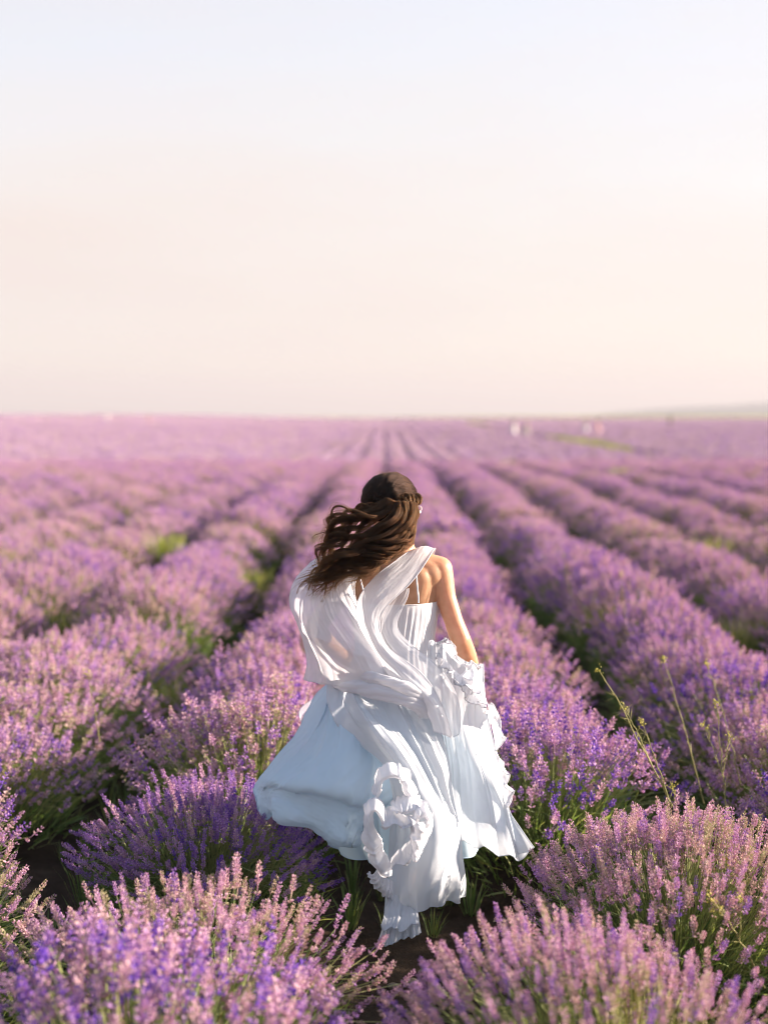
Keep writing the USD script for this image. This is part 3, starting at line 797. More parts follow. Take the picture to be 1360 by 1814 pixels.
def crumple(S, amp, scale, seed, stretch=(1, 1)):
    nu, nv, _ = S.shape
    U, V = np.meshgrid(np.linspace(0, 1, nu), np.linspace(0, 1, nv), indexing='ij')
    h = meshkit.fbm(np.stack([U * scale * stretch[0], V * scale * stretch[1], 0 * U + seed * 7.3], -1), 4, seed) - 0.5
    return S + towards_viewer(S) * (h * 2 * amp)[..., None]


def frill(S, waves, amp, seed, start=0.7, jitter=0.20):
    """Floppy waves that grow towards the hem (v = 1) and lean over one another."""
    nu, nv, _ = S.shape
    U, V = np.meshgrid(np.linspace(0, 1, nu), np.linspace(0, 1, nv), indexing='ij')
    e = np.clip((V - start) / (1 - start), 0, 1) ** 1.3
    w = meshkit.fbm(np.stack([U * 3.3, V * 0.5, 0 * U + seed], -1), 3, seed) - 0.5
    ph = 2 * np.pi * waves * (U + jitter * w)
    n = towards_viewer(S)
    t = np.gradient(S, axis=1); t /= np.linalg.norm(t, axis=2, keepdims=True) + 1e-12
    q = np.gradient(S, axis=0); q /= np.linalg.norm(q, axis=2, keepdims=True) + 1e-12
    a = amp * e * (0.65 + 0.7 * (w + 0.5))
    return S + n * (np.sin(ph) * a)[..., None] + q * (np.sin(2 * ph + 1.0) * a * 0.28)[..., None] + t * (np.sin(ph * 0.5 + 4 * w) * a * 0.15)[..., None]


def sheet(S, thick=0.0012):
    """The surface as a thin closed cloth: two faces and a rolled edge."""
    nu, nv, _ = S.shape
    i, j = np.meshgrid(np.arange(nu - 1), np.arange(nv - 1), indexing='ij')
    a = i * nv + j
    q = np.stack([a, a + nv, a + nv + 1, a + 1], -1).reshape(-1, 4)
    return S.reshape(-1, 3), np.vstack([q[:, [0, 1, 2]], q[:, [0, 2, 3]]])


def hem(line, r, closed=False):
    """A fine rolled seam along a line of points, so that edges catch the light."""
    P = np.asarray(line)
    t = np.gradient(P, axis=0); t /= np.linalg.norm(t, axis=1, keepdims=True) + 1e-12
    a = np.cross(t, [0.2, 1.0, 0.1]); a /= np.linalg.norm(a, axis=1, keepdims=True) + 1e-12
    b = np.cross(t, a)
    ang = np.arange(5) * 2 * np.pi / 5
    v = P[:, None] + r * (np.cos(ang)[None, :, None] * a[:, None] + np.sin(ang)[None, :, None] * b[:, None])
    n = len(P)
    i, j = np.meshgrid(np.arange(n - 1), np.arange(5), indexing='ij')
    q = np.stack([i * 5 + j, i * 5 + (j + 1) % 5, (i + 1) * 5 + (j + 1) % 5, (i + 1) * 5 + j], -1).reshape(-1, 4)
    return v.reshape(-1, 3), np.vstack([q[:, [0, 1, 2]], q[:, [0, 2, 3]]])


def cloth(name, S, mat, seams=(), label=None, seam_r=0.0016, tex=0.0):
    """Defines the cloth as one part with its rolled seams; seams: which borders get one (u0, u1, v0, v1)."""
    ms = [sheet(S)]
    for sname in seams:
        ms.append(hem({'u0': S[0], 'u1': S[-1], 'v0': S[:, 0], 'v1': S[:, -1]}[sname], seam_r))
    return part(name, join(ms), mat, woman, smooth=True, label=label)


def strip(path, width, waves, amp, seed, side, n=420, m=22, gather=0.5):
    """A ruffled strip: one edge follows path, the free edge lies width away towards side (px, py, d per guide) and waves."""
    A = resample(Wn(path), n)
    B = resample(np.array([W(p[0] + s[0], p[1] + s[1], p[2] + s[2]) for p, s in zip(path, side)]), n)
    v = np.linspace(0, 1, m)[None, :, None]
    S = A[:, None] * (1 - v) + B[:, None] * v
    return frill(crumple(S, 0.003, 5, seed, (3, 1)), waves, amp, seed, -0.1, 0.55)


# bodice and underskirt: closed round the body
def tube(rows, n=240):
    """rows: (py, left px, right px, d of the middle, half depth)."""
    R = []
    for py, l, r, d, hd in rows:
        a = np.linspace(0, 2 * np.pi, n)
        c = W((l + r) / 2, py, d)
        hw = (r - l) / 2 * PXM
        R.append(np.c_[c[0] + hw * np.sin(a), c[1] - hd * np.cos(a), np.full(n, c[2])])
    R = np.array(R)
    t = np.linspace(0, 1, len(R))
    return make_interp_spline(t, R, k=3, axis=0)(np.linspace(0, 1, 120)).transpose(1, 0, 2)


S = tube([(1064, 616, 778, 0.088, 0.124), (1095, 620, 777, 0.088, 0.126), (1130, 626, 771, 0.082, 0.116), (1165, 622, 772, 0.08, 0.115), (1215, 605, 783, 0.07, 0.125)])
U = np.linspace(0, 1, S.shape[0])[:, None]; V = np.linspace(0, 1, S.shape[1])[None]
wob = meshkit.fbm(np.stack([U * 14 + 0 * V, V * 1.5 + 0 * U, 0 * U * V], -1), 3)
out = S - S.mean(0, keepdims=True); out[..., 2] = 0; out /= np.linalg.norm(out, axis=2, keepdims=True)
S = S + out * ((np.sin(2 * np.pi * (46 * U + 1.2 * wob)) * 0.0013 + (wob - 0.5) * 0.010) * np.clip(V * 6, 0, 1))[..., None]
cloth('bodice', S, C_BODICE, ('v0',))
S = tube([(1195, 612, 778, 0.07, 0.125), (1260, 590, 800, 0.10, 0.17), (1350, 560, 840, 0.14, 0.24), (1430, 556, 858, 0.18, 0.28), (1490, 575, 868, 0.20, 0.28)], 320)
U = np.linspace(0, 1, S.shape[0])[:, None]; V = np.linspace(0, 1, S.shape[1])[None]
wob = meshkit.fbm(np.stack([U * 9 + 0 * V, V * 1.2 + 0 * U, 0 * U * V + 4], -1), 3)
out = S - S.mean(0, keepdims=True); out[..., 2] = 0; out /= np.linalg.norm(out, axis=2, keepdims=True)
S = S + out * ((np.abs(np.sin(np.pi * (13 * U + 1.0 * wob))) * 0.035 - 0.03) * (0.2 + 0.8 * V))[..., None]
cloth('underskirt', S, C_SKIRT, ('v1',))

# left wing of the skirt, blown out, with the deep band that folds under along its hem
A = loft([
    [(600, 1212, 0.09), (566, 1238, 0.10), (537, 1291, 0.11), (489, 1348, 0.10), (464, 1385, 0.07), (455, 1400, 0.06), (452, 1416, 0.03), (464, 1440, 0.06)],
    [(604, 1214, 0.03), (588, 1252, 0.00), (560, 1318, -0.05), (520, 1362, -0.09), (492, 1388, -0.11), (487, 1397, -0.065), (484, 1418, -0.07), (489, 1447, -0.02)],
    [(610, 1218, -0.01), (602, 1262, -0.06), (584, 1328, -0.13), (556, 1372, -0.18), (534, 1396, -0.19), (530, 1403, -0.125), (526, 1428, -0.14), (524, 1461, -0.08)],
    [(616, 1220, -0.03), (613, 1268, -0.08), (610, 1334, -0.16), (590, 1382, -0.21), (578, 1404, -0.22), (576, 1411, -0.15), (574, 1444, -0.16), (571, 1478, -0.10)],
    [(624, 1223, -0.04), (628, 1280, -0.06), (648, 1340, -0.13), (640, 1390, -0.19), (628, 1419, -0.20), (620, 1425, -0.15), (612, 1462, -0.17), (600, 1494, -0.12)],
    [(632, 1226, -0.04), (650, 1300, -0.04), (680, 1352, -0.09), (676, 1392, -0.13), (660, 1424, -0.15), (645, 1430, -0.13), (630, 1470, -0.15), (625, 1508, -0.12)],
    [(640, 1228, -0.03), (672, 1310, -0.02), (712, 1362, -0.05), (708, 1396, -0.08), (690, 1424, -0.09), (672, 1432, -0.09), (655, 1452, -0.10), (645, 1474, -0.09)]], 220, 200)
A = folds(A, 6, 0.018, 3, fade=(1.3, 0.30), along=0.5)
A = crumple(A, 0.022, 3, 2, (1.2, 0.8))
A = folds(A, 11, 0.005, 33, fade=(0.8, 0.8), along=1.2, across=0.5)
A = frill(A, 3, 0.010, 5, 0.75)
band = np.clip((np.linspace(0, 1, A.shape[1]) - 0.72) / 0.08, 0, 1)[None, :, None]
A = A * (1 - band) + crumple(A, 0.012, 5, 12, (1.2, 3.5)) * band
cloth('skirt_wing', A, C_SKIRT, ('v1', 'u0'))
# thin second layer that shows behind its upper edge
A2 = loft([[(596, 1214, 0.14), (560, 1236, 0.17), (532, 1258, 0.19), (531, 1268, 0.19), (536, 1288, 0.19)],
           [(606, 1220, 0.12), (585, 1250, 0.13), (565, 1275, 0.14), (558, 1290, 0.14), (552, 1310, 0.14)],
           [(616, 1230, 0.10), (606, 1262, 0.10), (596, 1290, 0.10), (590, 1310, 0.10), (580, 1330, 0.10)]], 60, 60)
cloth('skirt_layer', crumple(A2, 0.004, 4, 4), C_SHEER, ('u0',))

# right wing, gathered in the hand and blown to a tip
C = loft([
    [(759, 1136, -0.03), (756, 1200, -0.03), (768, 1290, 0.00), (784, 1350, -0.01), (793, 1420, -0.04), (800, 1462, -0.07), (803, 1478, -0.06)],
    [(774, 1139, -0.03), (780, 1210, -0.03), (790, 1290, 0.00), (806, 1362, -0.04), (818, 1432, -0.11), (828, 1470, -0.14), (832, 1488, -0.10)],
    [(795, 1150, -0.03), (803, 1222, -0.02), (815, 1290, 0.00), (832, 1366, -0.04), (850, 1440, -0.14), (862, 1482, -0.18), (868, 1502, -0.14)],
    [(816, 1166, -0.02), (822, 1226, -0.01), (838, 1290, -0.01), (858, 1366, -0.04), (878, 1438, -0.14), (896, 1488, -0.22), (906, 1517, -0.21)],
    [(834, 1174, 0.00), (842, 1226, -0.01), (858, 1290, -0.04), (877, 1362, -0.07), (893, 1430, -0.12), (914, 1478, -0.22), (930, 1516, -0.23)],
    [(846, 1178, 0.02), (856, 1226, -0.01), (872, 1290, -0.06), (889, 1360, -0.09), (900, 1420, -0.11), (918, 1466, -0.20), (943, 1500, -0.23)]], 200, 180)
C = folds(C, 5, 0.024, 8, warp=0.4, fade=(1.0, 0.5), across=0.25, fine=0.2)
C = crumple(C, 0.010, 3, 6)
C = frill(C, 4, 0.006, 3, 0.85)
cloth('skirt_wing', C, C_TRAIN, ('v1', 'u1'))

# central drape that twists down into the train
B = loft([
    [(598, 1216, -0.02), (597, 1250, -0.06), (617, 1284, -0.10), (655, 1314, -0.13), (690, 1346, -0.15), (697, 1400, -0.15), (682, 1470, -0.13), (685, 1545, -0.22), (690, 1614, -0.30)],
    [(616, 1220, -0.06), (622, 1252, -0.11), (648, 1290, -0.17), (686, 1330, -0.20), (716, 1372, -0.22), (735, 1425, -0.20), (735, 1490, -0.19), (722, 1552, -0.29), (713, 1614, -0.34)],
    [(645, 1226, -0.07), (658, 1262, -0.13), (688, 1304, -0.19), (722, 1350, -0.22), (748, 1402, -0.24), (765, 1452, -0.28), (762, 1510, -0.33), (748, 1562, -0.36), (742, 1610, -0.36)],
    [(680, 1232, -0.06), (700, 1270, -0.11), (725, 1316, -0.16), (752, 1366, -0.19), (772, 1416, -0.21), (786, 1466, -0.25), (788, 1520, -0.30), (780, 1562, -0.34), (776, 1600, -0.34)],
    [(715, 1240, -0.05), (738, 1278, -0.08), (758, 1324, -0.12), (776, 1372, -0.15), (787, 1420, -0.17), (799, 1462, -0.20), (805, 1516, -0.25), (806, 1556, -0.28), (802, 1594, -0.28)],
    [(744, 1250, -0.03), (764, 1290, -0.05), (778, 1328, -0.08), (786, 1372, -0.10), (791, 1416, -0.11), (803, 1462, -0.13), (811, 1516, -0.18), (817, 1552, -0.20), (814, 1586, -0.20)]], 240, 260)
B = folds(B, 6, 0.030, 5, warp=0.5, fade=(1.2, 0.45), along=0.5, fine=0.2)
B = crumple(B, 0.012, 4, 9)
B = frill(B, 5, 0.009, 7, 0.88)
cloth('skirt_drape', B, C_TRAIN, ('v1', 'u1'))
def Z(pts, d):
    """Spots measured in an enlargement of the hem, with their depth (one number or one per spot)."""
    return [(585 + x / 4.79, 1311 + y / 4.79, dd) for (x, y), dd in zip(pts, np.broadcast_to(d, (len(pts),)))]


def ribbon(outer, inner, do, dm, di, waves, amp, seed, n=200, m=26):
    """A curled ribbon of cloth between two edges, bulging between them, its outer edge rippling."""
    A, B_ = resample(Wn(Z(outer, do)), n), resample(Wn(Z(inner, di)), n)
    t = np.linspace(0, 1, m)[:, None, None]
    S = A[None] * (1 - t) + B_[None] * t
    mid = np.broadcast_to(dm, (2,))
    S[..., 1] += ((np.interp(np.linspace(0, 1, n), [0, 1], mid) - 0.5 * (np.mean(do) + np.mean(di)))[None] * np.sin(np.pi * t[..., 0]) ** 0.8)
    s = np.linspace(0, 1, n)
    w = meshkit.fbm(np.stack([s * 4, 0 * s, 0 * s + seed], -1), 3, seed) - 0.5
    ph = 2 * np.pi * waves * (s + 0.5 * w)
    e = ((1 - t[..., 0]) ** 1.5 + 0.35 * t[..., 0] ** 2)
    acr = (A - B_); acr /= np.linalg.norm(acr, axis=1, keepdims=True) + 1e-9
    S = S + acr[None] * (np.sin(ph + 0.8) * amp * 0.5)[None, :, None] * e[..., None]
    S[..., 1] += (np.cos(ph) * amp * (0.7 + 1.2 * w))[None] * e
    return crumple(S, 0.0035, 5, seed, (1.0, 2.2))


for outer, inner, do, dm, di, waves, amp, seed in (
        # left lobe
        ([(490, 650), (440, 540), (350, 488), (285, 590), (272, 740), (290, 900), (340, 1010), (400, 1120), (515, 1118)], [(440, 725), (402, 625), (378, 585), (368, 660), (372, 740), (440, 840), (450, 920), (488, 1000), (524, 1062)], -0.40, -0.47, -0.39, 5, 0.010, 51),
        # flap over the hollow
        ([(432, 735), (470, 762), (515, 716), (562, 702), (602, 744), (652, 722), (690, 790)], [(466, 600), (515, 560), (575, 590), (630, 640), (670, 640), (720, 630), (760, 650)], -0.46, -0.47, -0.36, 4, 0.012, 52),
        # right flap
        ([(662, 650), (690, 770), (676, 860), (700, 940), (672, 968)], [(862, 640), (866, 760), (812, 880), (772, 950), (745, 990)], -0.47, -0.49, -0.37, 3.5, 0.012, 53),
        # lower lip
        ([(522, 1082), (580, 1046), (640, 1062), (690, 1000), (745, 985)], [(512, 1030), (560, 950), (616, 900), (680, 850), (740, 830)], -0.46, -0.46, -0.36, 4, 0.010, 54),
        # arch above
        ([(362, 440), (372, 350), (405, 265), (480, 182), (560, 200), (650, 258), (692, 335), (740, 450)], [(440, 430), (436, 385), (455, 345), (500, 315), (568, 320), (600, 380), (622, 450), (650, 490)], -0.33, -0.39, -0.30, 4, 0.009, 55),
        # knot of frills right of it
        ([(512, 540), (600, 478), (690, 458), (760, 490), (800, 530), (858, 640)], [(540, 585), (620, 625), (690, 610), (730, 600), (770, 600), (790, 660)], -0.36, -0.44, -0.42, 4, 0.012, 56),
        ([(660, 660), (720, 590), (780, 540), (840, 580), (862, 660)], [(690, 700), (740, 680), (780, 660), (820, 680), (850, 720)], -0.43, -0.47, -0.42, 3, 0.012, 57),
        # frill that hangs below the left lobe
        ([(322, 1120), (345, 1200), (400, 1280), (470, 1330), (530, 1350)], [(390, 1100), (430, 1140), (470, 1170), (510, 1190), (530, 1200)], -0.34, -0.37, -0.33, 6, 0.010, 58)):
    cloth('frill', ribbon(outer, inner, do, dm, di, waves, amp, seed), C_SCARF, ('u0',), seam_r=0.0016)
for outer, inner, do, di, waves, amp, seed in (
        ([(408, 1690), (450, 1736), (520, 1742), (575, 1700), (670, 1676), (772, 1640)], [(496, 1330), (540, 1345), (590, 1360), (640, 1375), (690, 1385), (735, 1390)], -0.42, -0.30, 4.5, 0.012, 61),
        ([(430, 1566), (480, 1612), (540, 1592), (592, 1622), (655, 1592), (746, 1568)], [(500, 1300), (545, 1315), (590, 1330), (640, 1345), (695, 1360), (745, 1375)], -0.43, -0.32, 3.5, 0.011, 62)):
    cloth('hem_flounce', ribbon(outer, inner, do, 0.5 * (do + di) - 0.01, di, waves, amp, seed), C_TRAIN, ('u0',), seam_r=0.0018)

# ruffle over the forearm and down the right edge
for path, side, waves, amp, seed in (
        ([(770, 1142, -0.03), (788, 1152, -0.05), (806, 1170, -0.06), (824, 1182, -0.05), (842, 1186, -0.02)],
         [(6, -6, -0.02), (6, -10, -0.03), (6, -8, -0.04), (6, -8, -0.03), (8, -8, 0.02)], 2.5, 0.013, 31),
        ([(776, 1150, -0.03), (790, 1168, -0.06), (806, 1188, -0.08), (822, 1200, -0.09), (836, 1206, -0.08)],
         [(-4, 16, -0.02), (-4, 18, -0.03), (-4, 16, -0.03), (-2, 18, -0.04), (4, 20, -0.03)], 2.5, 0.014, 32),
        ([(838, 1176, -0.06), (850, 1194, -0.06), (858, 1222, -0.06), (864, 1252, -0.07), (870, 1284, -0.09), (877, 1318, -0.11), (883, 1352, -0.12), (889, 1390, -0.13), (893, 1420, -0.14)],
         [(-14, 22, -0.06), (-8, 30, -0.06), (2, 26, -0.06), (16, 14, -0.04), (20, 4, -0.04), (8, 8, -0.04), (8, 10, -0.04), (14, 12, -0.03), (8, 14, -0.03)], 5, 0.015, 33),
        ([(826, 1186, -0.06), (840, 1196, -0.06), (848, 1216, -0.04), (852, 1240, -0.02), (856, 1270, 0.0)],
         [(-20, 24, -0.05), (-18, 32, -0.06), (-8, 30, -0.06), (10, 20, -0.05), (14, 14, -0.04)], 2.5, 0.015, 34)):
    cloth('ruffle', strip(path, 0, waves, amp, seed, side), C_SCARF, ('v1',), seam_r=0.0018)

# scarf from the right shoulder, cape over the left one, sheer panel, twisted waist
S1 = loft([
    [(742, 990, 0.10), (730, 977, 0.05), (700, 995, -0.03), (664, 1023, -0.07), (636, 1062, -0.09), (632, 1090, -0.10), (646, 1126, -0.10), (664, 1160, -0.10), (691, 1198, -0.12), (735, 1238, -0.13), (770, 1296, -0.12)],
    [(752, 985, 0.10), (746, 972, 0.05), (718, 1004, -0.04), (682, 1036, -0.09), (654, 1070, -0.12), (650, 1096, -0.13), (660, 1128, -0.13), (678, 1158, -0.13), (710, 1190, -0.14), (755, 1232, -0.15), (786, 1300, -0.13)],
    [(766, 988, 0.10), (768, 976, 0.05), (750, 1004, -0.03), (716, 1043, -0.08), (684, 1073, -0.11), (670, 1104, -0.12), (676, 1132, -0.12), (692, 1155, -0.12), (735, 1184, -0.13), (776, 1238, -0.13), (800, 1308, -0.11)]], 110, 260)
S1 = folds(S1, 2.2, 0.007, 14, warp=0.5, fade=(1.4, 0.6), along=0.7, fine=0.2)
cloth('scarf', crumple(S1, 0.003, 4, 15, (1, 2)), C_SCARF, ('u0', 'u1', 'v1'))
S2 = loft([
    [(714, 1044, -0.04), (684, 1080, -0.05), (676, 1112, -0.06), (694, 1150, -0.07), (736, 1190, -0.09), (768, 1245, -0.10), (786, 1300, -0.10)],
    [(720, 1043, -0.04), (700, 1084, -0.055), (692, 1116, -0.065), (712, 1144, -0.07), (756, 1184, -0.09), (792, 1246, -0.08), (800, 1306, -0.08)],
    [(724, 1042, -0.035), (711, 1080, -0.05), (703, 1110, -0.055), (728, 1142, -0.06), (770, 1176, -0.08), (808, 1236, -0.05), (812, 1300, -0.05)]], 80, 160)
cloth('sheer_panel', crumple(folds(S2, 3, 0.004, 17), 0.004, 5, 18), C_SHEER, ('u1', 'v1'))
S3 = loft([
    [(600, 992, 0.14), (571, 989, 0.10), (538, 1014, 0.06), (520, 1048, 0.04), (519, 1074, 0.02), (529, 1100, 0.01), (540, 1132, 0.00), (547, 1160, -0.01), (541, 1203, -0.01)],
    [(606, 990, 0.10), (584, 994, 0.03), (560, 1022, -0.02), (546, 1056, -0.06), (546, 1088, -0.08), (556, 1116, -0.09), (566, 1146, -0.09), (570, 1172, -0.08), (564, 1208, -0.05)],
    [(614, 990, 0.08), (600, 1000, 0.00), (586, 1032, -0.05), (578, 1062, -0.09), (580, 1094, -0.11), (592, 1124, -0.12), (602, 1152, -0.12), (606, 1180, -0.11), (598, 1213, -0.08)],
    [(624, 992, 0.06), (616, 1006, -0.01), (606, 1036, -0.05), (604, 1062, -0.08), (612, 1096, -0.10), (626, 1130, -0.11), (638, 1160, -0.12), (646, 1190, -0.12), (640, 1222, -0.10)],
    [(636, 996, 0.04), (634, 1014, -0.01), (623, 1040, -0.035), (620, 1058, -0.045), (632, 1092, -0.06), (646, 1128, -0.08), (658, 1160, -0.10), (674, 1192, -0.11), (690, 1226, -0.10)]], 160, 180)
S3 = folds(S3, 2.8, 0.025, 23, warp=0.4, fade=(0.4, 1.2, 1.1, 0.4), across=-0.6, along=0.6, fine=0.1)
S3 = folds(S3, 10, 0.003, 27, warp=0.6, fade=(1.0, 1.0), across=-0.5, along=1.2)
cloth('cape', crumple(S3, 0.007, 5, 24), C_SCARF, ('u0', 'v1', 'u1'))


def roll(path, r, seed, turns=5):
    """A twisted roll of cloth along a path."""
    P = resample(Wn(path), 160)
    t = np.gradient(P, axis=0); t /= np.linalg.norm(t, axis=1, keepdims=True)
    a = np.cross(t, [0, 1.0, 0]); a /= np.linalg.norm(a, axis=1, keepdims=True)
    b = np.cross(t, a)
    n = 60
    ang = np.linspace(0, 2 * np.pi, n)
    s = np.linspace(0, 1, 160)
    wv = meshkit.fbm(np.stack([s * 5, 0 * s, 0 * s + seed], -1), 3)
    rr = r * (0.75 + 0.5 * wv)[:, None] * (1 + 0.22 * np.abs(np.sin(ang[None] * 2.5 + turns * s[:, None] * 2 + 3 * wv[:, None])) - 0.1)
    return (P[:, None] + rr[..., None] * (np.cos(ang)[None, :, None] * a[:, None] + np.sin(ang)[None, :, None] * b[:, None] * 0.7)).transpose(1, 0, 2)


cloth('waist_twist', roll([(586, 1207, 0.00), (612, 1213, -0.09), (650, 1222, -0.14), (700, 1234, -0.16), (735, 1247, -0.15), (752, 1266, -0.10)], 0.021, 41), C_SCARF)
cloth('waist_twist', roll([(636, 1192, -0.11), (668, 1202, -0.15), (704, 1213, -0.165), (738, 1230, -0.15), (756, 1250, -0.10)], 0.017, 43), C_SCARF)
# straps and earring
for pth in ([(739, 1008, -0.035), (738, 1030, -0.035), (740, 1050, -0.04), (741, 1068, -0.04)], [(630, 1000, -0.02), (636, 1020, -0.03), (643, 1045, -0.04), (646, 1064, -0.045)]):
    part('strap', hem(resample(Wn(pth), 30), 0.0028), C_BODICE, woman, smooth=True)
pearl = usdkit.material(stage, L + 'pearl', {'p': ('principled_bsdf', {'base_color': (0.8, 0.76, 0.72), 'roughness': 0.2, 'coat_weight': 0.5})}, surface='p.BSDF')
ear = W(742, 907, 0.055)
part('earring', trimesh.util.concatenate([trimesh.creation.icosphere(2, 0.0065).apply_translation(ear), trimesh.creation.torus(0.008, 0.0018, 20, 8).apply_transform(trimesh.transformations.rotation_matrix(1.3, [1, 0, 0])).apply_translation(ear + [0, 0, 0.011])]), pearl, woman, smooth=True)

# ---- hair
hrng = np.random.default_rng(5)
hair_mat = usdkit.material(stage, L + 'hair', {'i': ('hair_info', {}), 'w': ('white_noise_texture', {'dimensions': '1D'}),
    'r': ('rgb_ramp', {'ramp': [(0.0, (0.010, 0.004, 0.0016)), (0.5, (0.034, 0.012, 0.0035)), (0.85, (0.10, 0.033, 0.007)), (1.0, (0.34, 0.115, 0.022))]}),
    'o': ('white_noise_texture', {'dimensions': '1D'}), 'h': ('principled_hair_bsdf', {'roughness': 0.35, 'radial_roughness': 0.5, 'ior': 1.38}), 'd': ('diffuse_bsdf', {}), 'm': ('mix_closure', {'fac': 0.3})},
    [('i.index', 'w.w'), ('w.value', 'r.fac'), ('r.color', 'h.color'), ('r.color', 'd.color'), ('h.BSDF', 'm.closure1'), ('d.BSDF', 'm.closure2')], surface='m.closure')


crown_mat = usdkit.material(stage, L + 'crown_hair', {'i': ('hair_info', {}), 'w': ('white_noise_texture', {'dimensions': '1D'}),
    'r': ('rgb_ramp', {'ramp': [(0.0, (0.004, 0.0016, 0.0008)), (0.6, (0.014, 0.005, 0.0015)), (0.9, (0.05, 0.017, 0.004)), (1.0, (0.20, 0.07, 0.014))]}),
    'o': ('white_noise_texture', {'dimensions': '1D'}), 'h': ('principled_hair_bsdf', {'roughness': 0.35, 'radial_roughness': 0.5, 'ior': 1.38}), 'd': ('diffuse_bsdf', {}), 'm': ('mix_closure', {'fac': 0.3})},
    [('i.index', 'w.w'), ('w.value', 'r.fac'), ('r.color', 'h.color'), ('r.color', 'd.color'), ('h.BSDF', 'm.closure1'), ('d.BSDF', 'm.closure2')], surface='m.closure')


def curves(name, lines, widths, mat, parent, label=None):
    c = UsdGeom.BasisCurves.Define(stage, path_for(parent, name))
    c.CreateTypeAttr('cubic'); c.CreateBasisAttr('catmullRom'); c.CreateWrapAttr('pinned')
    pts = np.concatenate(lines)
    c.CreatePointsAttr(Vt.Vec3fArray.FromNumpy(pts.astype(np.float32)))
    c.CreateCurveVertexCountsAttr(Vt.IntArray.FromNumpy(np.array([len(x) for x in lines], np.int32)))
    c.CreateWidthsAttr(Vt.FloatArray.FromNumpy(np.concatenate(widths).astype(np.float32)))
    c.SetWidthsInterpolation('vertex')
    UsdShade.MaterialBindingAPI.Apply(c.GetPrim()).Bind(mat)
    return tag(c.GetPrim(), label)


scalp = trimesh.creation.icosphere(4, 1.0)
sv = np.array(scalp.vertices)
keep = ~((sv[:, 1] > 0.42) & (sv[:, 2] < 0.62) | (sv[:, 2] < -0.75) | ((sv[:, 1] > -0.05) & (sv[:, 2] < -0.1)))
f = scalp.faces[keep[scalp.faces].all(1)]
RX, RY, RZ = 0.089, 0.104, 0.091
cap_v = HC + FU * 0.014 + sv[:, :1] * RX * FR + sv[:, 1:2] * RY * FD + sv[:, 2:] * RZ * FU
scalp_mat = usdkit.material(stage, L + 'hair_cap', {'p': ('principled_bsdf', {'base_color': (0.008, 0.004, 0.003), 'roughness': 0.9, 'specular_ior_level': 0.0})}, surface='p.BSDF')
hair_root = part('hair', (cap_v, f), scalp_mat, woman, smooth=True)
# combed strands over the crown, drawn to the gathered twist on the right at the back
gather = np.array([0.10, -0.92, 0.10])
lines, widths = [], []
for k in range(4200):
    d = hrng.normal(size=3); d /= np.linalg.norm(d)
    if d[2] < -0.55 or (d[1] > 0.40 and d[2] < 0.62) or (d[1] > 0.0 and d[2] < -0.05):
        continue
    g = gather + hrng.normal(0, 0.14, 3); g /= np.linalg.norm(g)
    ts = np.linspace(0, 1, 9)[:, None]
    p = d * (1 - ts) + g * ts + 0.16 * ts * (1 - ts) * hrng.normal(0, 0.8, 3)
    p /= np.linalg.norm(p, axis=1, keepdims=True)
    p *= 1.015 + 0.035 * np.sin(np.pi * ts) * hrng.random() + 0.07 * (meshkit.noise(np.c_[p[:, 0] * 7 + p[:, 2] * 3, p[:, 2] * 5, p[:, 1] * 1.5], 77)[:, None] - 0.4) * np.sin(np.pi * np.clip(ts * 1.2, 0, 1))
    lines.append(HC + FU * 0.014 + p[:, :1] * RX * FR + p[:, 1:2] * RY * FD + p[:, 2:] * RZ * FU)
    widths.append(np.full(9, hrng.uniform(0.0007, 0.0014)))
for k in range(260):                              # fine hairs that stand off the crown
    d = hrng.normal(size=3); d /= np.linalg.norm(d)
    if d[2] < -0.1 or d[1] > 0.5:
        continue
    ts = np.linspace(0, 1, 8)[:, None]
    g = gather + hrng.normal(0, 0.3, 3)
    pp = d + (g - d) * ts * hrng.uniform(0.2, 0.6)
    pp = pp / np.linalg.norm(pp, axis=1, keepdims=True) * (1.03 + hrng.uniform(0.03, 0.14) * ts ** 1.5)
    lines.append(HC + FU * 0.014 + pp[:, :1] * RX * FR + pp[:, 1:2] * RY * FD + pp[:, 2:] * RZ * FU)
    widths.append(np.full(8, 0.0006))
curves('crown_hair', lines, widths, crown_mat, hair_root)
paths = [
    [(684, 884, -0.03), (652, 902, -0.05), (622, 906, -0.06), (598, 918, -0.07), (582, 944, -0.07), (578, 975, -0.06)],
    [(694, 886, -0.05), (662, 915, -0.08), (630, 928, -0.09), (600, 948, -0.09), (578, 980, -0.08), (556, 1014, -0.07), (536, 1040, -0.06)],
    [(704, 890, -0.05), (682, 930, -0.10), (642, 952, -0.11), (604, 974, -0.11), (572, 1010, -0.10), (545, 1036, -0.09), (526, 1066, -0.08)],
    [(716, 890, -0.05), (706, 935, -0.10), (672, 966, -0.12), (634, 984, -0.12), (600, 1010, -0.11), (572, 1036, -0.10), (554, 1066, -0.09)],
    [(728, 892, -0.03), (724, 930, -0.08), (704, 962, -0.10), (668, 982, -0.11), (640, 1000, -0.11), (616, 1026, -0.10), (592, 1048, -0.09)],
    [(734, 892, 0.00), (733, 925, -0.03), (720, 952, -0.06), (694, 974, -0.08), (662, 990, -0.09), (640, 1006, -0.09)]]
PG = np.stack([resample(Wn(p), 40) for p in paths])
PS = make_interp_spline(np.linspace(0, 1, len(PG)), PG, k=3, axis=0)
lines, widths = [], []
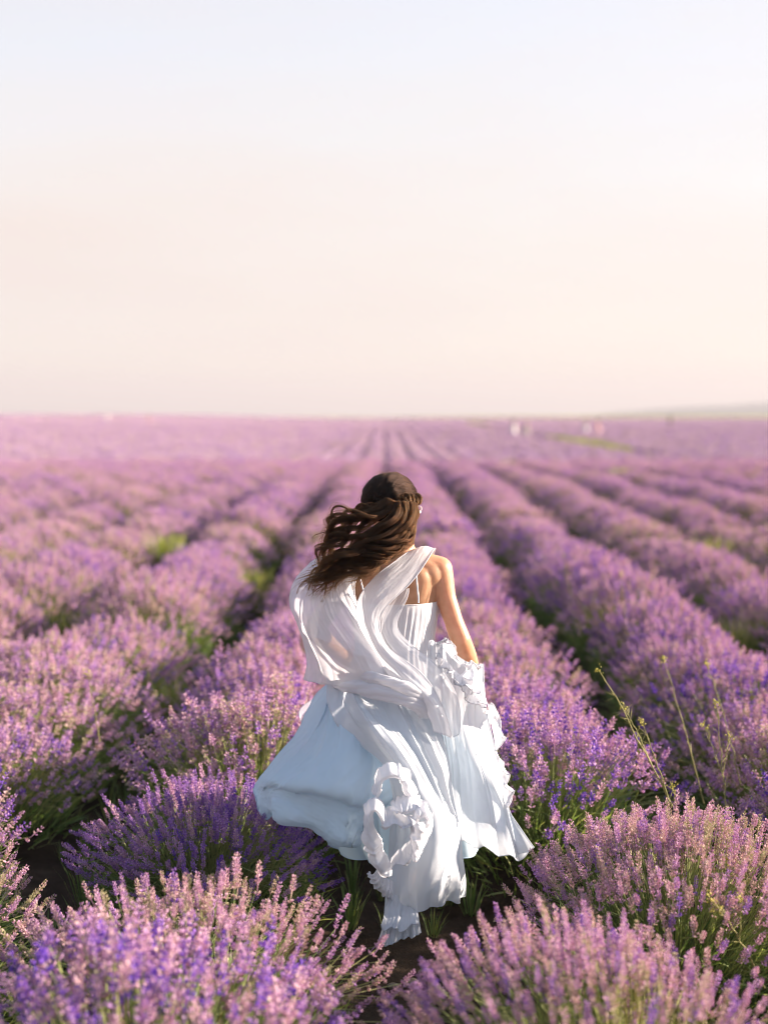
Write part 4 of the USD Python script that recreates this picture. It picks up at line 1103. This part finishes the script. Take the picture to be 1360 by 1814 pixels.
for lock in range(64):
    q = hrng.random()
    base = PS(q)
    ln = int(40 * hrng.uniform(0.84, 1.0))
    base = resample(base[:ln], 40)
    s = np.linspace(0, 1, 40)
    t = np.gradient(base, axis=0); t /= np.linalg.norm(t, axis=1, keepdims=True)
    a = np.cross(t, [0, 1.0, 0]); a /= np.linalg.norm(a, axis=1, keepdims=True)
    b = np.cross(t, a)
    ph, fr_, amp = hrng.uniform(0, 6.28), hrng.uniform(1.6, 3.0), hrng.uniform(0.008, 0.030)
    ang = ph + fr_ * 2 * np.pi * s ** 1.1
    centre = base + (a * np.cos(ang)[:, None] + b * np.sin(ang)[:, None] * 0.8) * (amp * np.clip(s * 2.2, 0, 1))[:, None]
    centre = centre + (a * hrng.normal(0, 0.010) + b * hrng.normal(0, 0.014)) * (np.clip(s * 1.5, 0, 1))[:, None]
    w = hrng.uniform(0.004, 0.012)
    for k in range(64):
        r, th = w * hrng.random() ** 0.6, hrng.uniform(0, 6.28)
        prof = 1.0 - 0.65 * s ** 2
        tw = th + 1.5 * s
        strand = centre + (a * np.cos(tw)[:, None] + b * np.sin(tw)[:, None]) * (r * prof)[:, None]
        if hrng.random() < 0.34:
            strand = strand + np.outer(s ** 2, hrng.normal(0, 0.014, 3))
        m = int(40 * hrng.uniform(0.8, 1.0))
        lines.append(strand[:m:2]); widths.append(0.0011 * np.clip(1.15 - s[:m:2] * 0.8, 0.2, 1))
curves('hair_locks', lines, widths, hair_mat, hair_root)
# twist on the right side
lines, widths = [], []
for k in range(5):
    c = np.array([W(713 + k * 6.5, 890 - 4 * math.sin(k * 1.4) - 2 * k, -0.045 + 0.018 * k)])
    for j in range(90):
        a0 = hrng.uniform(0, 6.28); rr = 0.013 * hrng.uniform(0.5, 1.2)
        th = np.linspace(a0, a0 + 4.2, 10)
        tilt = hrng.normal(0, 0.25)
        lines.append(c + np.c_[rr * np.cos(th), rr * 0.8 * np.sin(th + tilt), rr * np.sin(th) * 1.1] + hrng.normal(0, 0.002, 3))
        widths.append(np.full(10, 0.0011))
curves('hair_twist', lines, widths, hair_mat, hair_root)
